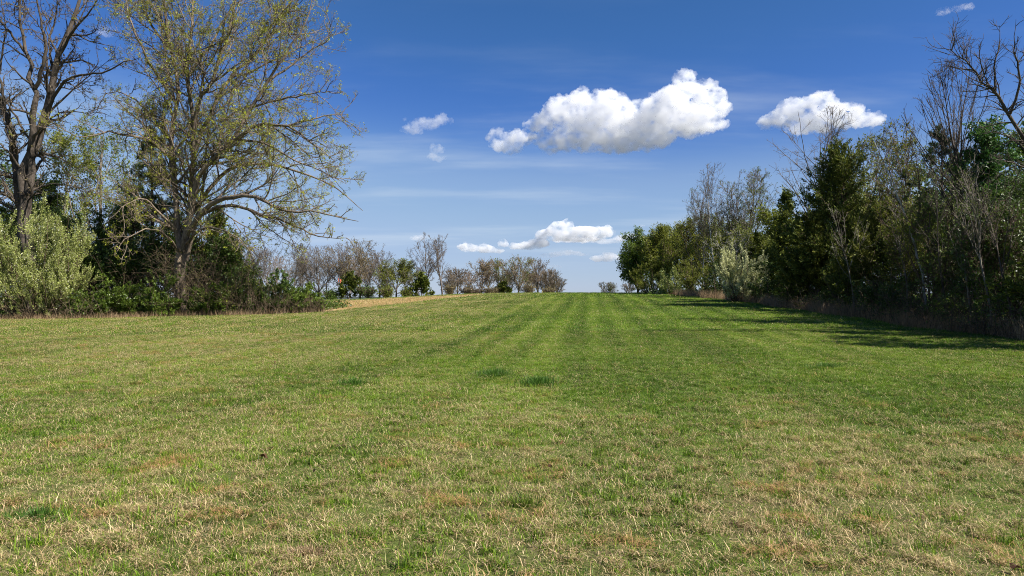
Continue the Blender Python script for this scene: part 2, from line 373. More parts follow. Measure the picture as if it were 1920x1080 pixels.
# ---- maple by the left hedgerow (the big one)
yM = 46.0; xM = (334-960)/F*yM
T = True; Fa = False
maple_limbs = [
 ([(334,594,0),(334,520,0),(336,450,0),(330,400,0),(325,330,0),(324,259,.0),(340,178,.3),(318,95,.6),(305,0,.8),(296,-110,1)], .26, .055, T),
 ([(341,594,.1),(344,520,.2),(350,430,.3),(358,370,.4),(364,240,.6),(350,148,.8),(357,74,1),(361,0,1.2),(372,-120,1.5)], .23, .05, T),
 ([(340,470,-.2),(375,330,-.8),(398,300,-1.2),(442,260,-1.8),(487,237,-2.4),(535,237,-3),(575,262,-3.4),(625,300,-3.6)], .2, .04, Fa),
 ([(438,261,-1.8),(472,200,-2),(501,155,-2.2),(535,104,-2.6),(572,45,-3),(590,-20,-3)], .14, .035, Fa),
 ([(364,250,.6),(372,190,0),(398,150,-.6),(425,70,-1),(445,0,-1.3),(452,-90,-1.5)], .17, .04, Fa),
 ([(360,300,.5),(390,220,1.2),(430,150,2),(480,100,2.7),(520,40,3.4),(545,-40,4)], .16, .035, Fa),
 ([(350,490,-.2),(362,430,-.2),(378,370,-.1),(384,300,.2),(398,207,.6),(440,150,1),(479,104,1.4),(510,50,1.8)], .12, .03, Fa),
 ([(350,440,-.3),(380,400,-1.4),(412,374,-2.3),(450,366,-3),(487,373,-3.6),(527,396,-4),(560,392,-4.2),(620,405,-4.5),(672,415,-4.6)], .19, .03, Fa),
 ([(365,410,-.5),(418,385,-1),(469,395,-1.5),(527,413,-2),(567,430,-2.4),(604,445,-2.6),(650,446,-3)], .13, .025, Fa),
 ([(345,420,.3),(400,345,1.5),(450,310,2.5),(520,310,3.4),(580,330,4),(640,360,4.6),(680,395,5)], .16, .03, Fa),
 ([(325,300,0),(290,270,-.8),(250,255,-1.6),(205,247,-2.4),(160,256,-3),(110,245,-3.4)], .13, .025, Fa),
 ([(324,270,0),(300,240,.8),(270,200,1.5),(230,175,2.2),(190,175,2.8)], .11, .025, Fa),
 ([(328,190,.3),(290,135,-.4),(262,80,-1.2),(240,20,-1.8),(225,-60,-2)], .12, .03, Fa),
 ([(316,90,.6),(280,40,1.4),(262,-20,2),(250,-90,2.4)], .09, .03, Fa),
 ([(501,155,-2.2),(550,120,-1.8),(595,85,-1.4),(622,60,-1.2)], .08, .025, Fa),
 ([(520,40,3.4),(560,0,3.2),(590,-40,3)], .06, .025, Fa),
 ([(535,237,-3),(580,225,-2.4),(620,215,-2),(650,215,-1.8)], .07, .025, Fa),
 ([(350,150,.8),(395,80,2),(430,20,3),(470,-50,3.8)], .11, .03, Fa),
 ([(330,430,-.3),(300,400,-1.6),(270,372,-2.6),(235,385,-3.4),(205,410,-4)], .09, .02, Fa),
 ([(334,470,-.3),(310,440,-2),(280,430,-3.4),(240,445,-4.4),(215,470,-5)], .08, .02, Fa),
 ([(345,460,-.2),(375,430,-1.8),(410,430,-3),(450,450,-4),(480,490,-4.6)], .09, .02, Fa),
 ([(350,400,.4),(370,370,1.6),(420,400,2.6),(470,430,3.2),(520,450,3.6)], .09, .02, Fa),
 ([(440,260,-1.8),(500,270,-1.2),(550,300,-.6),(600,320,0),(650,345,.4)], .09, .025, Fa),
 ([(472,200,-2),(530,185,-2.8),(590,175,-3.4),(630,170,-3.8)], .08, .025, Fa),
 ([(430,150,2),(500,120,2.8),(560,90,3.4),(605,70,3.8)], .08, .025, Fa),
]
env_m = (np.array([1.6, 0, 14.2]), np.array([11.6, 9.0, 13.0]))
lv_m = [dict(d=1.3, t0=.18, a=46, av=13, ratio=.40, lmin=1.8, lmax=5.2, r=.03, tip=.013, K=8, w=.16, trop=.03, s=5, rr=.5, up=.15, n=6, dec=.35),
        dict(d=2.9, t0=.08, a=42, av=14, ratio=.45, lmin=.7, lmax=2.1, r=.013, tip=.008, K=6, w=.16, trop=.05, s=4, rr=.6, up=.05, n=3, dec=.4),
        dict(d=3.3, t0=.08, a=44, av=14, ratio=.5, lmin=.4, lmax=.95, r=.0095, tip=.0055, K=5, w=.18, trop=.05, s=3, rr=.6, up=.05, n=2, dec=.4),
        dict(d=2.7, t0=.1, a=40, av=14, ratio=.5, lmin=.25, lmax=.6, r=.008, tip=.0045, K=3, w=.15, trop=.04, s=3, up=.0, n=1, dec=.4)]
traced_tree('maple_tree', xM, yM, maple_limbs, 11, 'tall spreading maple with yellow-green buds standing alone at the end of the left hedgerow', env_m, lv_m, 'bark_maple', 'bud', 190000, .05)

# ---- dark oak at the left edge
yO = 47.0; xO = (48-960)/F*yO
oak_limbs = [
 ([(50,590,0),(50,500,0),(48,420,0),(46,360,0),(62,270,0),(85,225,.2),(97,160,.4),(103,120,.5),(128,50,.7),(152,0,.9),(170,-80,1)], .48, .06, T),
 ([(40,590,.2),(38,480,.3),(34,370,.4),(26,270,.4),(8,205,.6),(-20,150,.8),(-50,60,1)], .33, .07, T),
 ([(48,400,0),(58,300,-.4),(65,215,-.8),(66,160,-1),(48,95,-1.2),(40,30,-1.4),(32,-60,-1.5)], .28, .05, Fa),
 ([(66,165,-1),(85,110,-1.6),(82,60,-2),(68,0,-2.4),(60,-60,-2.6)], .13, .04, Fa),
 ([(85,225,.2),(110,165,-.6),(150,140,-1.4),(190,138,-2),(235,115,-2.6),(262,108,-3)], .12, .025, Fa),
 ([(90,215,.3),(130,175,1.2),(165,145,2),(215,105,2.8)], .08, .02, Fa),
 ([(75,250,0),(105,215,-1.2),(150,210,-2),(182,225,-2.6)], .07, .02, Fa),
 ([(103,120,.5),(135,60,-.3),(170,20,-1),(190,-30,-1.4)], .11, .03, Fa),
 ([(100,140,.4),(92,80,1.2),(105,20,2),(110,-50,2.4)], .1, .03, Fa),
 ([(46,330,0),(20,290,-1),(-10,262,-1.8),(-50,250,-2.4)], .09, .025, Fa),
 ([(48,100,-1.2),(20,60,-2),(0,40,-2.6),(-40,0,-3)], .09, .03, Fa),
 ([(10,205,.6),(0,130,0),(10,60,-.6),(2,0,-1)], .1, .03, Fa),
 ([(60,270,0),(30,220,-1),(5,180,-2),(-30,130,-3)], .09, .03, Fa),
 ([(50,380,0),(80,350,-1.4),(120,345,-2.4),(160,360,-3.2)], .06, .02, Fa),
]
env_o = (np.array([0, 0, 14.5]), np.array([8.6, 7.5, 12.5]))
lv_o = [dict(d=1.3, t0=.2, a=46, av=14, ratio=.28, lmin=1.2, lmax=3.2, r=.028, tip=.013, K=9, w=.24, trop=.03, s=5, rr=.5, up=.1, n=6, dec=.4),
        dict(d=2.6, t0=.1, a=48, av=16, ratio=.42, lmin=.55, lmax=1.4, r=.015, tip=.009, K=6, w=.28, trop=.02, s=4, rr=.6, n=3, dec=.4),
        dict(d=4.0, t0=.1, a=48, av=16, ratio=.5, lmin=.25, lmax=.6, r=.01, tip=.006, K=4, w=.3, trop=.01, s=3, rr=.6, n=2, dec=.4)]
traced_tree('oak_tree', xO, yO, oak_limbs, 21, 'dark many-stemmed oak with twisting bare branches at the left edge behind the pale bush', env_o, lv_o, 'bark_dark', 'bud_rust', 9000, .07, twig='bark_dark')

# ---- trees behind the left hedgerow
HG = 'trees behind the left hedgerow'
def at(px, y): return (px-960)/F*y
pine('pine_tree', at(282, 54), 54, 15.2, 5.4, 31, 'dark green pine rising just left behind the tall maple', n=30000, low=.2, lsize=.24)
cedar('cedar_tree', at(410, 53), 53, 8.4, 5.6, 32, 'dark cedar filling the gap right behind the maple trunk', n=26000, lsize=.17)
LB = [ # px, y, H, W, bark, leaf, n, label
 (-40, 58, 15, 10, 'bark_dark', 'green_dark', 26000, 'leafy dark tree cut by the left edge of the photo behind the oak'),
 (125, 57, 15.5, 10, 'bark_grey', 'olive_green', 14000, 'olive-leaved tree between the oak and the dark pine'),
 (190, 60, 17.0, 10, 'bark_grey', 'bud_green', 9000, 'thinly leaved tree close to the left side of the dark pine'),
 (95, 51, 8.5, 7, 'bark_dark', 'green_dark', 24000, 'low dense dark green tree above the pale flowering bush'),
 (225, 52, 8.5, 6.5, 'bark_dark', 'green_dark', 14000, 'low dark tree with open leaves below the dark pine'),
 (375, 58, 9.5, 8, 'bark_dark', 'bud_green', 7000, 'bare tangled tree showing through the lower maple limbs'),
 (-10, 52, 9, 7.5, 'bark_dark', 'green_dark', 24000, 'dense green tree at the left edge above the pale bush'),
 (300, 50, 6.2, 6, 'bark_brown', 'green_dark', 15000, 'small dark tree directly behind the foot of the maple'),
 (160, 49, 5.0, 5, 'bark_dark', 'green_dark', 15000, 'low dark tree filling the gap right of the pale bush'),
 (215, 54, 6.5, 6, 'bark_dark', 'olive_green', 12000, 'low olive tree deep behind the bright green shrub'),
 (250, 49, 4.6, 5, 'bark_dark', 'green_dark', 15000, 'low dark tree behind the low green shrub left of the maple'),
 (345, 52, 6.0, 6, 'bark_brown', 'green_dark', 12000, 'low dark tree showing on both sides of the maple trunk'),
 (425, 50, 5.6, 5.5, 'bark_brown', 'green_dark', 14000, 'low dark tree under the right limbs of the maple'),
 (60, 56, 12.0, 9, 'bark_dark', 'green_dark', 22000, 'tall dark leafy tree standing behind the oak trunk'),
 (238, 62, 16.5, 9, 'bark_grey', 'bud_green', 8000, 'tall thin-leaved tree far back left of the dark pine')]
for i, (px, y, H, W, bk, lf, n, lab) in enumerate(LB):
    tree('woodland_tree', at(px, y), y, H, W, 40+i, lab, group=HG, bark=bk, leaf=lf, nleaf=n, lsize=.13, rmin=.01, dens=.75, levels=3, lvl3=1.8, clear=.02 if H < 9 else .06, spreadleaf=1.0, leafjit=.15)

# ---- shrubs along the left hedgerow
SG = 'shrubs along the left hedgerow'
shrub('flowering_bush', at(70, 43), 43, 7.0, 8.2, 61, 'large pale silvery flowering bush with upright plumes at the left edge', cat='bush', group=SG, leaf='olive', n=115000, lsize=.066, asp=.4, stems=46, plume=True, blossom=7000, dome=.62, depth=4.5)
shrub('flowering_bush', at(-60, 44), 44, 6.6, 5, 62, 'pale silvery bush half cut off by the left edge', cat='bush', group=SG, leaf='olive', n=46000, lsize=.066, asp=.4, stems=30, plume=True, dome=.6)
for i, (px, y, H, W, lf, n, lab) in enumerate([
 (205, 44, 2.6, 3.4, 'green', 15000, 'bright green leafy shrub right of the big pale bush'),
 (255, 44.5, 2.2, 2.8, 'green', 11000, 'low green shrub midway between the pale bush and the maple trunk'),
 (306, 44, 3.5, 2.6, 'green', 13000, 'taller light green shrub touching the left side of the maple trunk'),
 (150, 43, 1.7, 3.0, 'green', 12000, 'leafy low shrub under the right side of the pale bush'),
 (395, 44.6, 2.2, 3.4, 'green', 14000, 'leafy low shrub just right of the maple trunk'),
 (452, 46, 2.6, 3.2, 'green_dark', 14000, 'dark leafy shrub beneath the drooping maple limbs'),
 (510, 46.5, 3.3, 3.6, 'green_dark', 20000, 'tallest dark evergreen shrub near the hedgerow end'),
 (556, 46.6, 2.3, 3.0, 'green', 14000, 'rounded green shrub second from the hedgerow end'),
 (596, 47, 1.35, 1.9, 'green', 9000, 'small green shrub ending the left hedgerow beside the brown field')]):
    shrub('shrub', at(px, y), y, H, W, 70+i, lab, group=SG, leaf=lf, n=n, lsize=.085, stems=24)

# bare bramble thickets
def thicket(name, x, y, H, W, Dp, seed, label, group, n=60, leaf=None, nl=0, bark='bramble'):
    g = R(seed); e, b = base_empty(name, x, y, label, 'thicket', group)
    st = Acc(); S = np.stack([g.uniform(-W/2, W/2, n), g.uniform(-Dp/2, Dp/2, n), np.zeros(n)], 1)
    S[:, 2] = gz(S[:, 0]+x, S[:, 1]+y) - b[2] - .05
    D = np.stack([g.normal(0, .35, n), g.normal(0, .3, n), np.ones(n)], 1)
    p, r = grow(g, S, D, g.uniform(.6, 1.3, n)*H, np.full(n, .016), .006, 9, .12, -.045)
    V, Q = tubes(p, r, 4); st.add(V, Q)
    out = branch_levels(g, p, r, [dict(d=1.6, t0=.15, a=48, ratio=.45, lmin=.3, r=.008, tip=.005, K=6, w=.2, trop=-.03, s=3, up=0, n=3),
        dict(d=2.4, t0=.1, a=48, ratio=.5, lmin=.2, r=.006, tip=.004, K=4, w=.2, trop=-.02, s=3, up=0, n=2)], st)
    parts = [('stems', st, bark)]
    if leaf:
        lf = Acc(); lf.add(*leaves(g, out[2][0], nl, .06, .55, .9, .03)); parts.append(('foliage', lf, leaf))
    finish(e, b, parts); return e
TG = 'bare thickets along the left hedgerow'
thicket('bramble_thicket', at(378, 45), 45, 4.6, 3.2, 1.6, 81, 'reddish brown bramble tangle hanging right beside the maple trunk', TG, 45, 'bud_green', 900)
thicket('bramble_thicket', at(435, 44.8), 44.8, 3.0, 3.0, 1.4, 82, 'brown bramble tangle under the low maple limbs', TG, 35, 'olive_green', 1500)
thicket('bramble_thicket', at(500, 45), 45, 1.7, 3.4, 1.2, 83, 'low brown brambles in front of the tallest dark shrub', TG, 40)
thicket('bramble_thicket', at(565, 46), 46, 1.3, 2.6, 1.0, 84, 'low brown brambles near the hedgerow end', TG, 60)
thicket('bramble_thicket', at(270, 47.5), 47.5, 3.8, 4.5, 2.0, 85, 'dark bare tangle behind the green shrubs left of the maple', TG, 70)
thicket('bramble_thicket', at(90, 42), 42, 1.5, 6.5, 1.0, 86, 'bare dark stems under the big pale bush', TG, 40)

# ---- right hedgerow
RG = 'trees of the right hedgerow'
def atx(px, X): # distance at which lateral X shows at px
    return X*F/(px-960)
def rt(px, X): y = atx(px, X); return X, y
def hgt(row, y, x): return (HOR-row)/F*y + EYE - float(gz(x, y))
x, y = rt(1196, 17.0)
tree('leafy_tree', x, y, hgt(432, y, x), 6.5, 101, 'dark green leafy tree at the far end of the right hedgerow', group=RG, bark='bark_dark', leaf='green', nleaf=26000, lsize=.15, rmin=.014, clear=.0, dens=.9, levels=3, lvl3=1.2, leafjit=.2)
x, y = rt(1238, 19.0)
tree('leafy_tree', x, y, hgt(424, y, x), 7.5, 102, 'olive green rounded tree second from the far end of the right hedgerow', group=RG, bark='bark_dark', leaf='olive_green', nleaf=30000, lsize=.14, rmin=.014, clear=.0, dens=.9, levels=3, lvl3=1.2, leafjit=.2)
x, y = rt(1290, 19.5)
tree('leafy_tree', x, y, hgt(408, y, x), 6.5, 103, 'brownish olive tree left of the pale-trunked bare tree', group=RG, bark='bark_brown', leaf='olive_green', nleaf=17000, lsize=.12, rmin=.012, clear=.0, dens=1.0, levels=3, lvl3=1.8, leafjit=.15)
for px, X, top, W, sd_, lab in ((1218, 22.0, 440, 8, 126, 'olive leafy tree filling in behind the first two trees of the right hedgerow end'), (1268, 23.0, 424, 8, 127, 'olive leafy tree behind the small cream bush'), (1325, 23.5, 402, 8, 128, 'leafy tree behind the foot of the pale-trunked tree')):
    x, y = rt(px, X)
    tree('leafy_tree', x, y, hgt(top, y, x), W, sd_, lab, group=RG, bark='bark_brown', leaf='olive_green', nleaf=24000, lsize=.13, rmin=.014, clear=.0, dens=.9, levels=3, lvl3=1.3, leafjit=.2)
x, y = rt(1345, 21.0)
tree('birch_tree', x, y, hgt(300, y, x), 6.2, 104, 'tall bare pale-trunked tree with upright twigs above the far hedgerow', group=RG, bark='bark_pale', twig='twig_grey', leaf='bud_green', nleaf=700, lsize=.07, rmin=.01, stems=2, ang=26, trop=.14, clear=.22, dens=.9, r0=.13, levels=3)
x, y = rt(1318, 20.0)
tree('bare_tree', x, y, hgt(345, y, x), 5.5, 105, 'shorter bare tree leaning by the left side of the pale-trunked tree', group=RG, bark='bark_pale', twig='twig_grey', leaf='bud_green', nleaf=2500, lsize=.07, rmin=.01, ang=32, trop=.1, clear=.2, dens=.9, r0=.1)
x, y = rt(1372, 18.5)
tree('bare_tree', x, y, hgt(425, y, x), 5.5, 106, 'small pale-stemmed tree with olive leaves beside the plumed white bush', group=RG, bark='bark_pale', leaf='olive_green', nleaf=16000, lsize=.1, rmin=.01, ang=38, clear=.0, dens=.9, stems=3, r0=.09, lvl3=1.6)
x, y = rt(1400, 24.0)
tree('bare_tree', x, y, hgt(318, y, x), 9.0, 107, 'round-crowned bare tree with grey-green buds between pale trunk and cedars', group=RG, bark='bark_grey', twig='twig_grey', leaf='bud_green', nleaf=9000, lsize=.08, rmin=.011, ang=36, clear=.2, dens=1.0, r0=.2)
x, y = rt(1478, 19.0)
cedar('cedar_tree', x, y, hgt(352, y, x), 4.6, 110, 'smaller pointed cedar left of the big broad cedar', group=RG, leaf='cedar', n=34000, lsize=.13)
x, y = rt(1420, 20.5)
cedar('cedar_tree', x, y, hgt(440, y, x), 4.2, 115, 'low rounded dark cedar behind the plumed white bush', group=RG, leaf='cedar', n=24000, lsize=.13, conic=.5)
x, y = rt(1582, 19.0)
cedar('cedar_tree', x, y, hgt(262, y, x), 7.4, 111, 'big broad dark cedar, tallest evergreen of the right hedgerow', group=RG, leaf='cedar', n=78000, lsize=.12, conic=.62, dens=1.1)
x, y = rt(1535, 17.4)
cedar('cedar_tree', x, y, hgt(395, y, x), 4.4, 112, 'olive-tinted cedar in front of the big broad cedar', group=RG, leaf='cedar_olive', n=42000, lsize=.11, conic=.55)
x, y = rt(1655, 18.2)
cedar('cedar_tree', x, y, hgt(380, y, x), 4.6, 113, 'olive-brown cedar on the near side of the big broad cedar', group=RG, leaf='cedar_olive', n=46000, lsize=.1, conic=.5)
x, y = rt(1552, 24.0)
tree('bare_tree', x, y, hgt(205, y, x), 9.6, 114, 'wide bare grey tree spreading above and behind the big cedar', group=RG, bark='bark_grey', twig='twig_grey', rmin=.010, ang=38, clear=.35, dens=.7, r0=.2, levels=3, lean=-.05)
x, y = rt(1690, 21.0)
tree('leafy_tree', x, y, hgt(222, y, x), 4.6, 116, 'slender tree with small olive leaves between big cedar and pine', group=RG, bark='bark_brown', leaf='olive_green', nleaf=7500, lsize=.07, rmin=.008, ang=30, clear=.15, dens=1.0, r0=.1, stems=2, trop=.1)
x, y = rt(1640, 22.5)
tree('leafy_tree', x, y, hgt(245, y, x), 4.6, 118, 'thin tree of olive leaves close to the right side of the big cedar top', group=RG, bark='bark_brown', leaf='olive_green', nleaf=8000, lsize=.08, rmin=.008, ang=30, clear=.15, dens=1.0, r0=.1, trop=.1)
x, y = rt(1752, 20.5)
pine('pine_tree', x, y, hgt(243, y, x), 4.6, 117, 'dark tufted pine left of the tall fan-shaped bare tree', group=RG, n=30000, low=.22, lsize=.15)
x, y = rt(1812, 17.8)
tree('bare_tree', x, y, hgt(108, y, x), 5.2, 119, 'tall fan-shaped bare tree with straight rising twigs near the right edge', group=RG, bark='bark_dark', twig='bark_dark', rmin=.006, ang=29, trop=.08, clear=.3, dens=.8, r0=.1, wander=.045, levels=2, up=.15, limbn=44)
# ivy clad trunk
def ivy_tree(px, X, top, W, seed, label, n):
    x, y = rt(px, X); H = hgt(top, y, x)
    g = R(seed); e, b = base_empty('vine_covered_tree', x, y, label, 'tree', RG)
    tr, br, lf = Acc(), Acc(), Acc()
    pts, rad = grow(g, np.zeros((1, 3)), np.array([[.02, 0, 1.]]), np.array([H*.96]), np.array([.13]), .03, 12, .03, .01)
    V, Q = tubes(pts, rad, 8); tr.add(V, Q)
    S, D, L, r0, t = spawn(g, pts, rad, 16, .12, 66, 14, .14, .3, .5, .008, .05, nmin=30, lmax=W*.42, dec=.3)
    p1, r1 = grow(g, S, D, L, r0, .005, 6, .15, -.02, None); V, Q = tubes(p1, r1, 4); br.add(V, Q)
    S, D, L, r0, t = spawn(g, p1, r1, 4, .1, 50, 14, .5, .2, .6, .005, .0, nmin=3)
    p2, r2 = grow(g, S, D, L, r0, .004, 4, .2, -.06); V, Q = tubes(p2, r2, 3); br.add(V, Q)
    lf.add(*leaves(g, p2, n, .07, .8, 1.0, .1, t0=0, upn=1.0))
    finish(e, b, [('trunk', tr, 'bark_dark'), ('branches', br, 'bark_dark'), ('foliage', lf, 'ivy')])
ivy_tree(1848, 18.0, 228, 3.0, 121, 'trunk wrapped in glossy green vines behind the fan-shaped bare tree', 26000)
ivy_tree(1890, 19.5, 330, 4.0, 122, 'lower vine-covered tree with shiny leaves at the right edge', 26000)
xB, yB = at(2010, 21.5), 21.5
bl = [([(2010,660,0),(1990,520,0),(1965,380,0),(1930,280,0),(1894,214,-.1),(1867,175,-.2),(1839,156,-.3),(1825,128,-.3),(1808,111,-.4),(1781,92,-.5)], .085, .007, T),
 ([(1965,380,0),(1985,250,.4),(1990,120,.8),(1980,0,1)], .07, .02, Fa),
 ([(1867,175,-.2),(1865,117,0),(1875,86,.1),(1874,48,.2)], .035, .009, Fa),
 ([(1894,214,-.1),(1911,167,-.4),(1908,119,-.6),(1901,94,-.7),(1905,36,-.8)], .045, .009, Fa),
 ([(1908,119,-.6),(1920,100,-.5),(1935,60,-.4)], .02, .009, Fa),
 ([(1855,165,-.2),(1840,120,-.6),(1834,82,-.8)], .022, .008, Fa),
 ([(1935,290,0),(1900,262,.5),(1870,250,.8),(1845,248,1)], .03, .009, Fa),
 ([(1950,330,0),(1910,310,-.6),(1880,300,-.9),(1850,305,-1.1)], .03, .009, Fa),
 ([(1940,300,0),(1935,220,-.5),(1930,160,-.8),(1945,80,-1)], .05, .012, Fa)]
lv_b = [dict(d=4.2, t0=.15, a=46, av=14, ratio=.2, lmin=.4, lmax=1.0, r=.011, tip=.006, K=6, w=.2, trop=.05, s=4, rr=.5, up=.25, n=4, dec=.3),
        dict(d=6.5, t0=.1, a=46, av=14, ratio=.5, lmin=.2, lmax=.6, r=.0055, tip=.004, K=5, w=.2, trop=.04, s=3, up=.1, n=2, dec=.3)]
traced_tree('bare_tree', xB, yB, bl, 123, 'dark bare tree with wide crooked boughs cut by the right edge', None, lv_b, 'bark_dark', None, 0, 0, group=RG)
xB, yB = rt(1742, 16.4)
pl = [([(1742,618,0),(1730,520,.1),(1702,420,.3),(1672,340,.5),(1640,268,.8)], .055, .012, T),
 ([(1748,616,0),(1738,500,-.1),(1745,400,-.2),(1750,330,-.2)], .045, .012, Fa),
 ([(1733,540,.1),(1700,470,-.3),(1665,425,-.5),(1638,400,-.6)], .03, .009, Fa),
 ([(1712,450,.3),(1725,380,.2),(1718,300,0),(1705,260,0)], .03, .009, Fa),
 ([(1742,470,-.1),(1715,430,-.5),(1690,395,-.8),(1655,375,-1)], .022, .008, Fa),
 ([(1690,385,.4),(1660,350,.1),(1632,335,-.2)], .02, .007, Fa),
 ([(1741,520,-.1),(1775,450,-.4),(1800,400,-.6),(1812,340,-.8)], .025, .008, Fa)]
lv_p = [dict(d=2.2, t0=.2, a=34, av=12, ratio=.3, lmin=.5, lmax=1.3, r=.011, tip=.005, K=6, w=.1, trop=.05, s=4, rr=.5, up=.2, n=4, dec=.3),
        dict(d=4.0, t0=.1, a=38, av=14, ratio=.45, lmin=.2, lmax=.6, r=.006, tip=.003, K=5, w=.15, trop=.04, s=3, up=.1, n=2, dec=.3)]
traced_tree('bare_tree', xB, yB, pl, 124, 'slim tree with pale diagonal stems rising left from the right hedgerow foot', None, lv_p, 'bark_pale', 'olive_green', 3500, .05, twig='bark_brown', group=RG)
cedar('cedar_tree', 18.0, 20.4, 8.0, 5.0, 129, 'cedar hidden past the right edge whose shade falls on the grass', group=RG, n=22000, lsize=.14)
tree('leafy_tree', 17.9, 17.4, 8.6, 6.0, 125, 'leafy tree standing just outside the right edge, shading the grass', group=RG, bark='bark_dark', leaf='green_dark', nleaf=16000, lsize=.1, rmin=.01, clear=.1, dens=.9, levels=3, lvl3=1.2)
# understorey on the right
US = [(1705, 17.0, 5.0, 3.6, 'bark_brown', 'olive_green', 9000, 'small tree with diagonal pale stems right of the olive-brown cedar'),
      (1760, 16.9, 5.2, 3.4, 'bark_brown', 'bud_green', 5000, 'thin-stemmed small tree in front of the pine'),
      (1868, 16.8, 4.6, 3.2, 'bark_brown', 'green_dark', 9000, 'small dark leafy tree near the right edge of the photo'),
      (1735, 19.0, 5.5, 4.5, 'bark_dark', 'green_dark', 16000, 'dense dark understorey tree below the pine'),
      (1800, 19.5, 5.5, 4.5, 'bark_dark', 'green_dark', 16000, 'dense dark understorey tree behind the fan-shaped tree trunk'),
      (1905, 18.6, 6.0, 4.0, 'bark_dark', 'green_dark', 14000, 'dark leafy tree cut by the right edge of the photo')]
for i, (px, X, H, W, bk, lf, n, lab) in enumerate(US):
    x, y = rt(px, X)
    tree('small_tree', x, y, H, W, 130+i, lab, group='small trees under the right hedgerow', bark=bk, leaf=lf, nleaf=n, lsize=.07, rmin=.006, ang=34, clear=.05, dens=1.1, levels=3, lvl3=2.0, stems=2, r0=.06, trop=.06, leafjit=.08)
for i, (px, H, W, X, bk, lab) in enumerate([(1700, 6.2, 2.0, 16.3, 'bark_grey', 'thin upright grey sapling right of the olive-brown cedar'),
      (1775, 6.6, 1.8, 16.2, 'bark_dark', 'thin dark sapling standing left of the fan-shaped bare tree'),
      (1826, 5.6, 2.0, 16.3, 'bark_grey', 'thin grey sapling in front of the fan-shaped tree trunk'),
      (1862, 6.4, 2.0, 16.1, 'bark_grey', 'slender bare sapling in front of the vine-wrapped trunk'),
      (1602, 5.6, 2.2, 16.3, 'bark_grey', 'bare sapling before the big broad cedar'),
      (1905, 6.0, 2.4, 16.2, 'bark_dark', 'dark bare sapling last before the right edge')]):
    x, y = rt(px, X)
    tree('sapling', x, y, H, W, 170+i, lab, group='bare saplings at the right hedgerow front', bark=bk, twig=bk, leaf='bud_green', nleaf=350, lsize=.045, rmin=.005, ang=28, clear=.3, dens=.45, levels=2, r0=.045, limbn=16, trop=.1, lean=-.06)
# a second rank further in so that the wood is deep
for i, (X, y, H, W, lf, lab) in enumerate([
      (24, 26, 8, 6, 'green_dark', 'shaded leafy tree deep in the wood behind the vine-covered trunks'),
      (24, 32, 8.5, 6.5, 'green_dark', 'shaded leafy tree deep in the wood behind the pine'),
      (25, 40, 8.5, 7, 'green_dark', 'shaded leafy tree deep in the wood behind the big cedar'),
      (25, 50, 8, 7, 'green_dark', 'shaded leafy tree deep in the wood behind the small pointed cedar'),
      (24, 62, 8, 7, 'olive_green', 'olive tree deep in the wood behind the round-crowned bare tree'),
      (25, 76, 8, 8, 'olive_green', 'olive tree deep in the wood behind the pale-trunked tree'),
      (23, 20, 8, 5, 'green_dark', 'shaded leafy tree behind the wood edge at the far right')]):
    tree('woodland_tree', X, y, H, W, 150+i, lab, group='trees deep behind the right hedgerow', bark='bark_dark', leaf=lf, nleaf=15000, lsize=.16, rmin=.012, clear=.03, dens=.5, levels=2, leafjit=.3)
SR = 'shrubs along the right hedgerow'
x, y = rt(1392, 15.6)
shrub('flowering_bush', x, y, hgt(446, y, x), 4.2, 171, 'tall creamy white bush with upright plumes in front of the cedars', cat='bush', group=SR, leaf='cream', n=46000, lsize=.075, asp=.35, stems=26, plume=True, dome=.5)
x, y = rt(1262, 16.8)
shrub('flowering_bush', x, y, hgt(508, y, x), 3.4, 172, 'small cream bush low in the far right hedgerow', cat='bush', group=SR, leaf='olive', n=9000, lsize=.1, asp=.4, stems=20, plume=True)
for i, (px, X, top, W, lf, n, lab) in enumerate([
      (1222, 17.2, 490, 6.0, 'olive_green', 18000, 'dark low shrub at the far foot of the right hedgerow'),
      (1312, 17.2, 470, 4.6, 'olive_green', 18000, 'olive shrub right of the small cream bush'),
      (1350, 16.8, 490, 3.4, 'green_dark', 12000, 'dark shrub left of the tall plumed white bush'),
      (1440, 16.5, 490, 2.8, 'green_dark', 14000, 'dark shrub right of the tall plumed white bush'),
      (1490, 16.4, 500, 2.8, 'cedar', 14000, 'dark low shrub under the small pointed cedar'),
      (1590, 16.8, 480, 3.2, 'cedar', 18000, 'dark low shrub under the big broad cedar'),
      (1690, 16.4, 520, 2.0, 'green_dark', 9000, 'small green shrub at the edge under the olive-brown cedar'),
      (1660, 17.0, 500, 2.6, 'green_dark', 14000, 'wide dark shrub behind the dry stalks under the cedars'),
      (1780, 16.4, 545, 1.8, 'green', 7000, 'bright low shrub among dry stalks beside the dark trunk'),
      (1890, 16.9, 500, 2.4, 'green', 12000, 'green shrub at the right edge of the photo')]):
    x, y = rt(px, X)
    shrub('shrub', x, y, hgt(top, y, x), W, 180+i, lab, group=SR, leaf=lf, n=n, lsize=.065, stems=22)
TR = 'bare thickets along the right hedgerow'
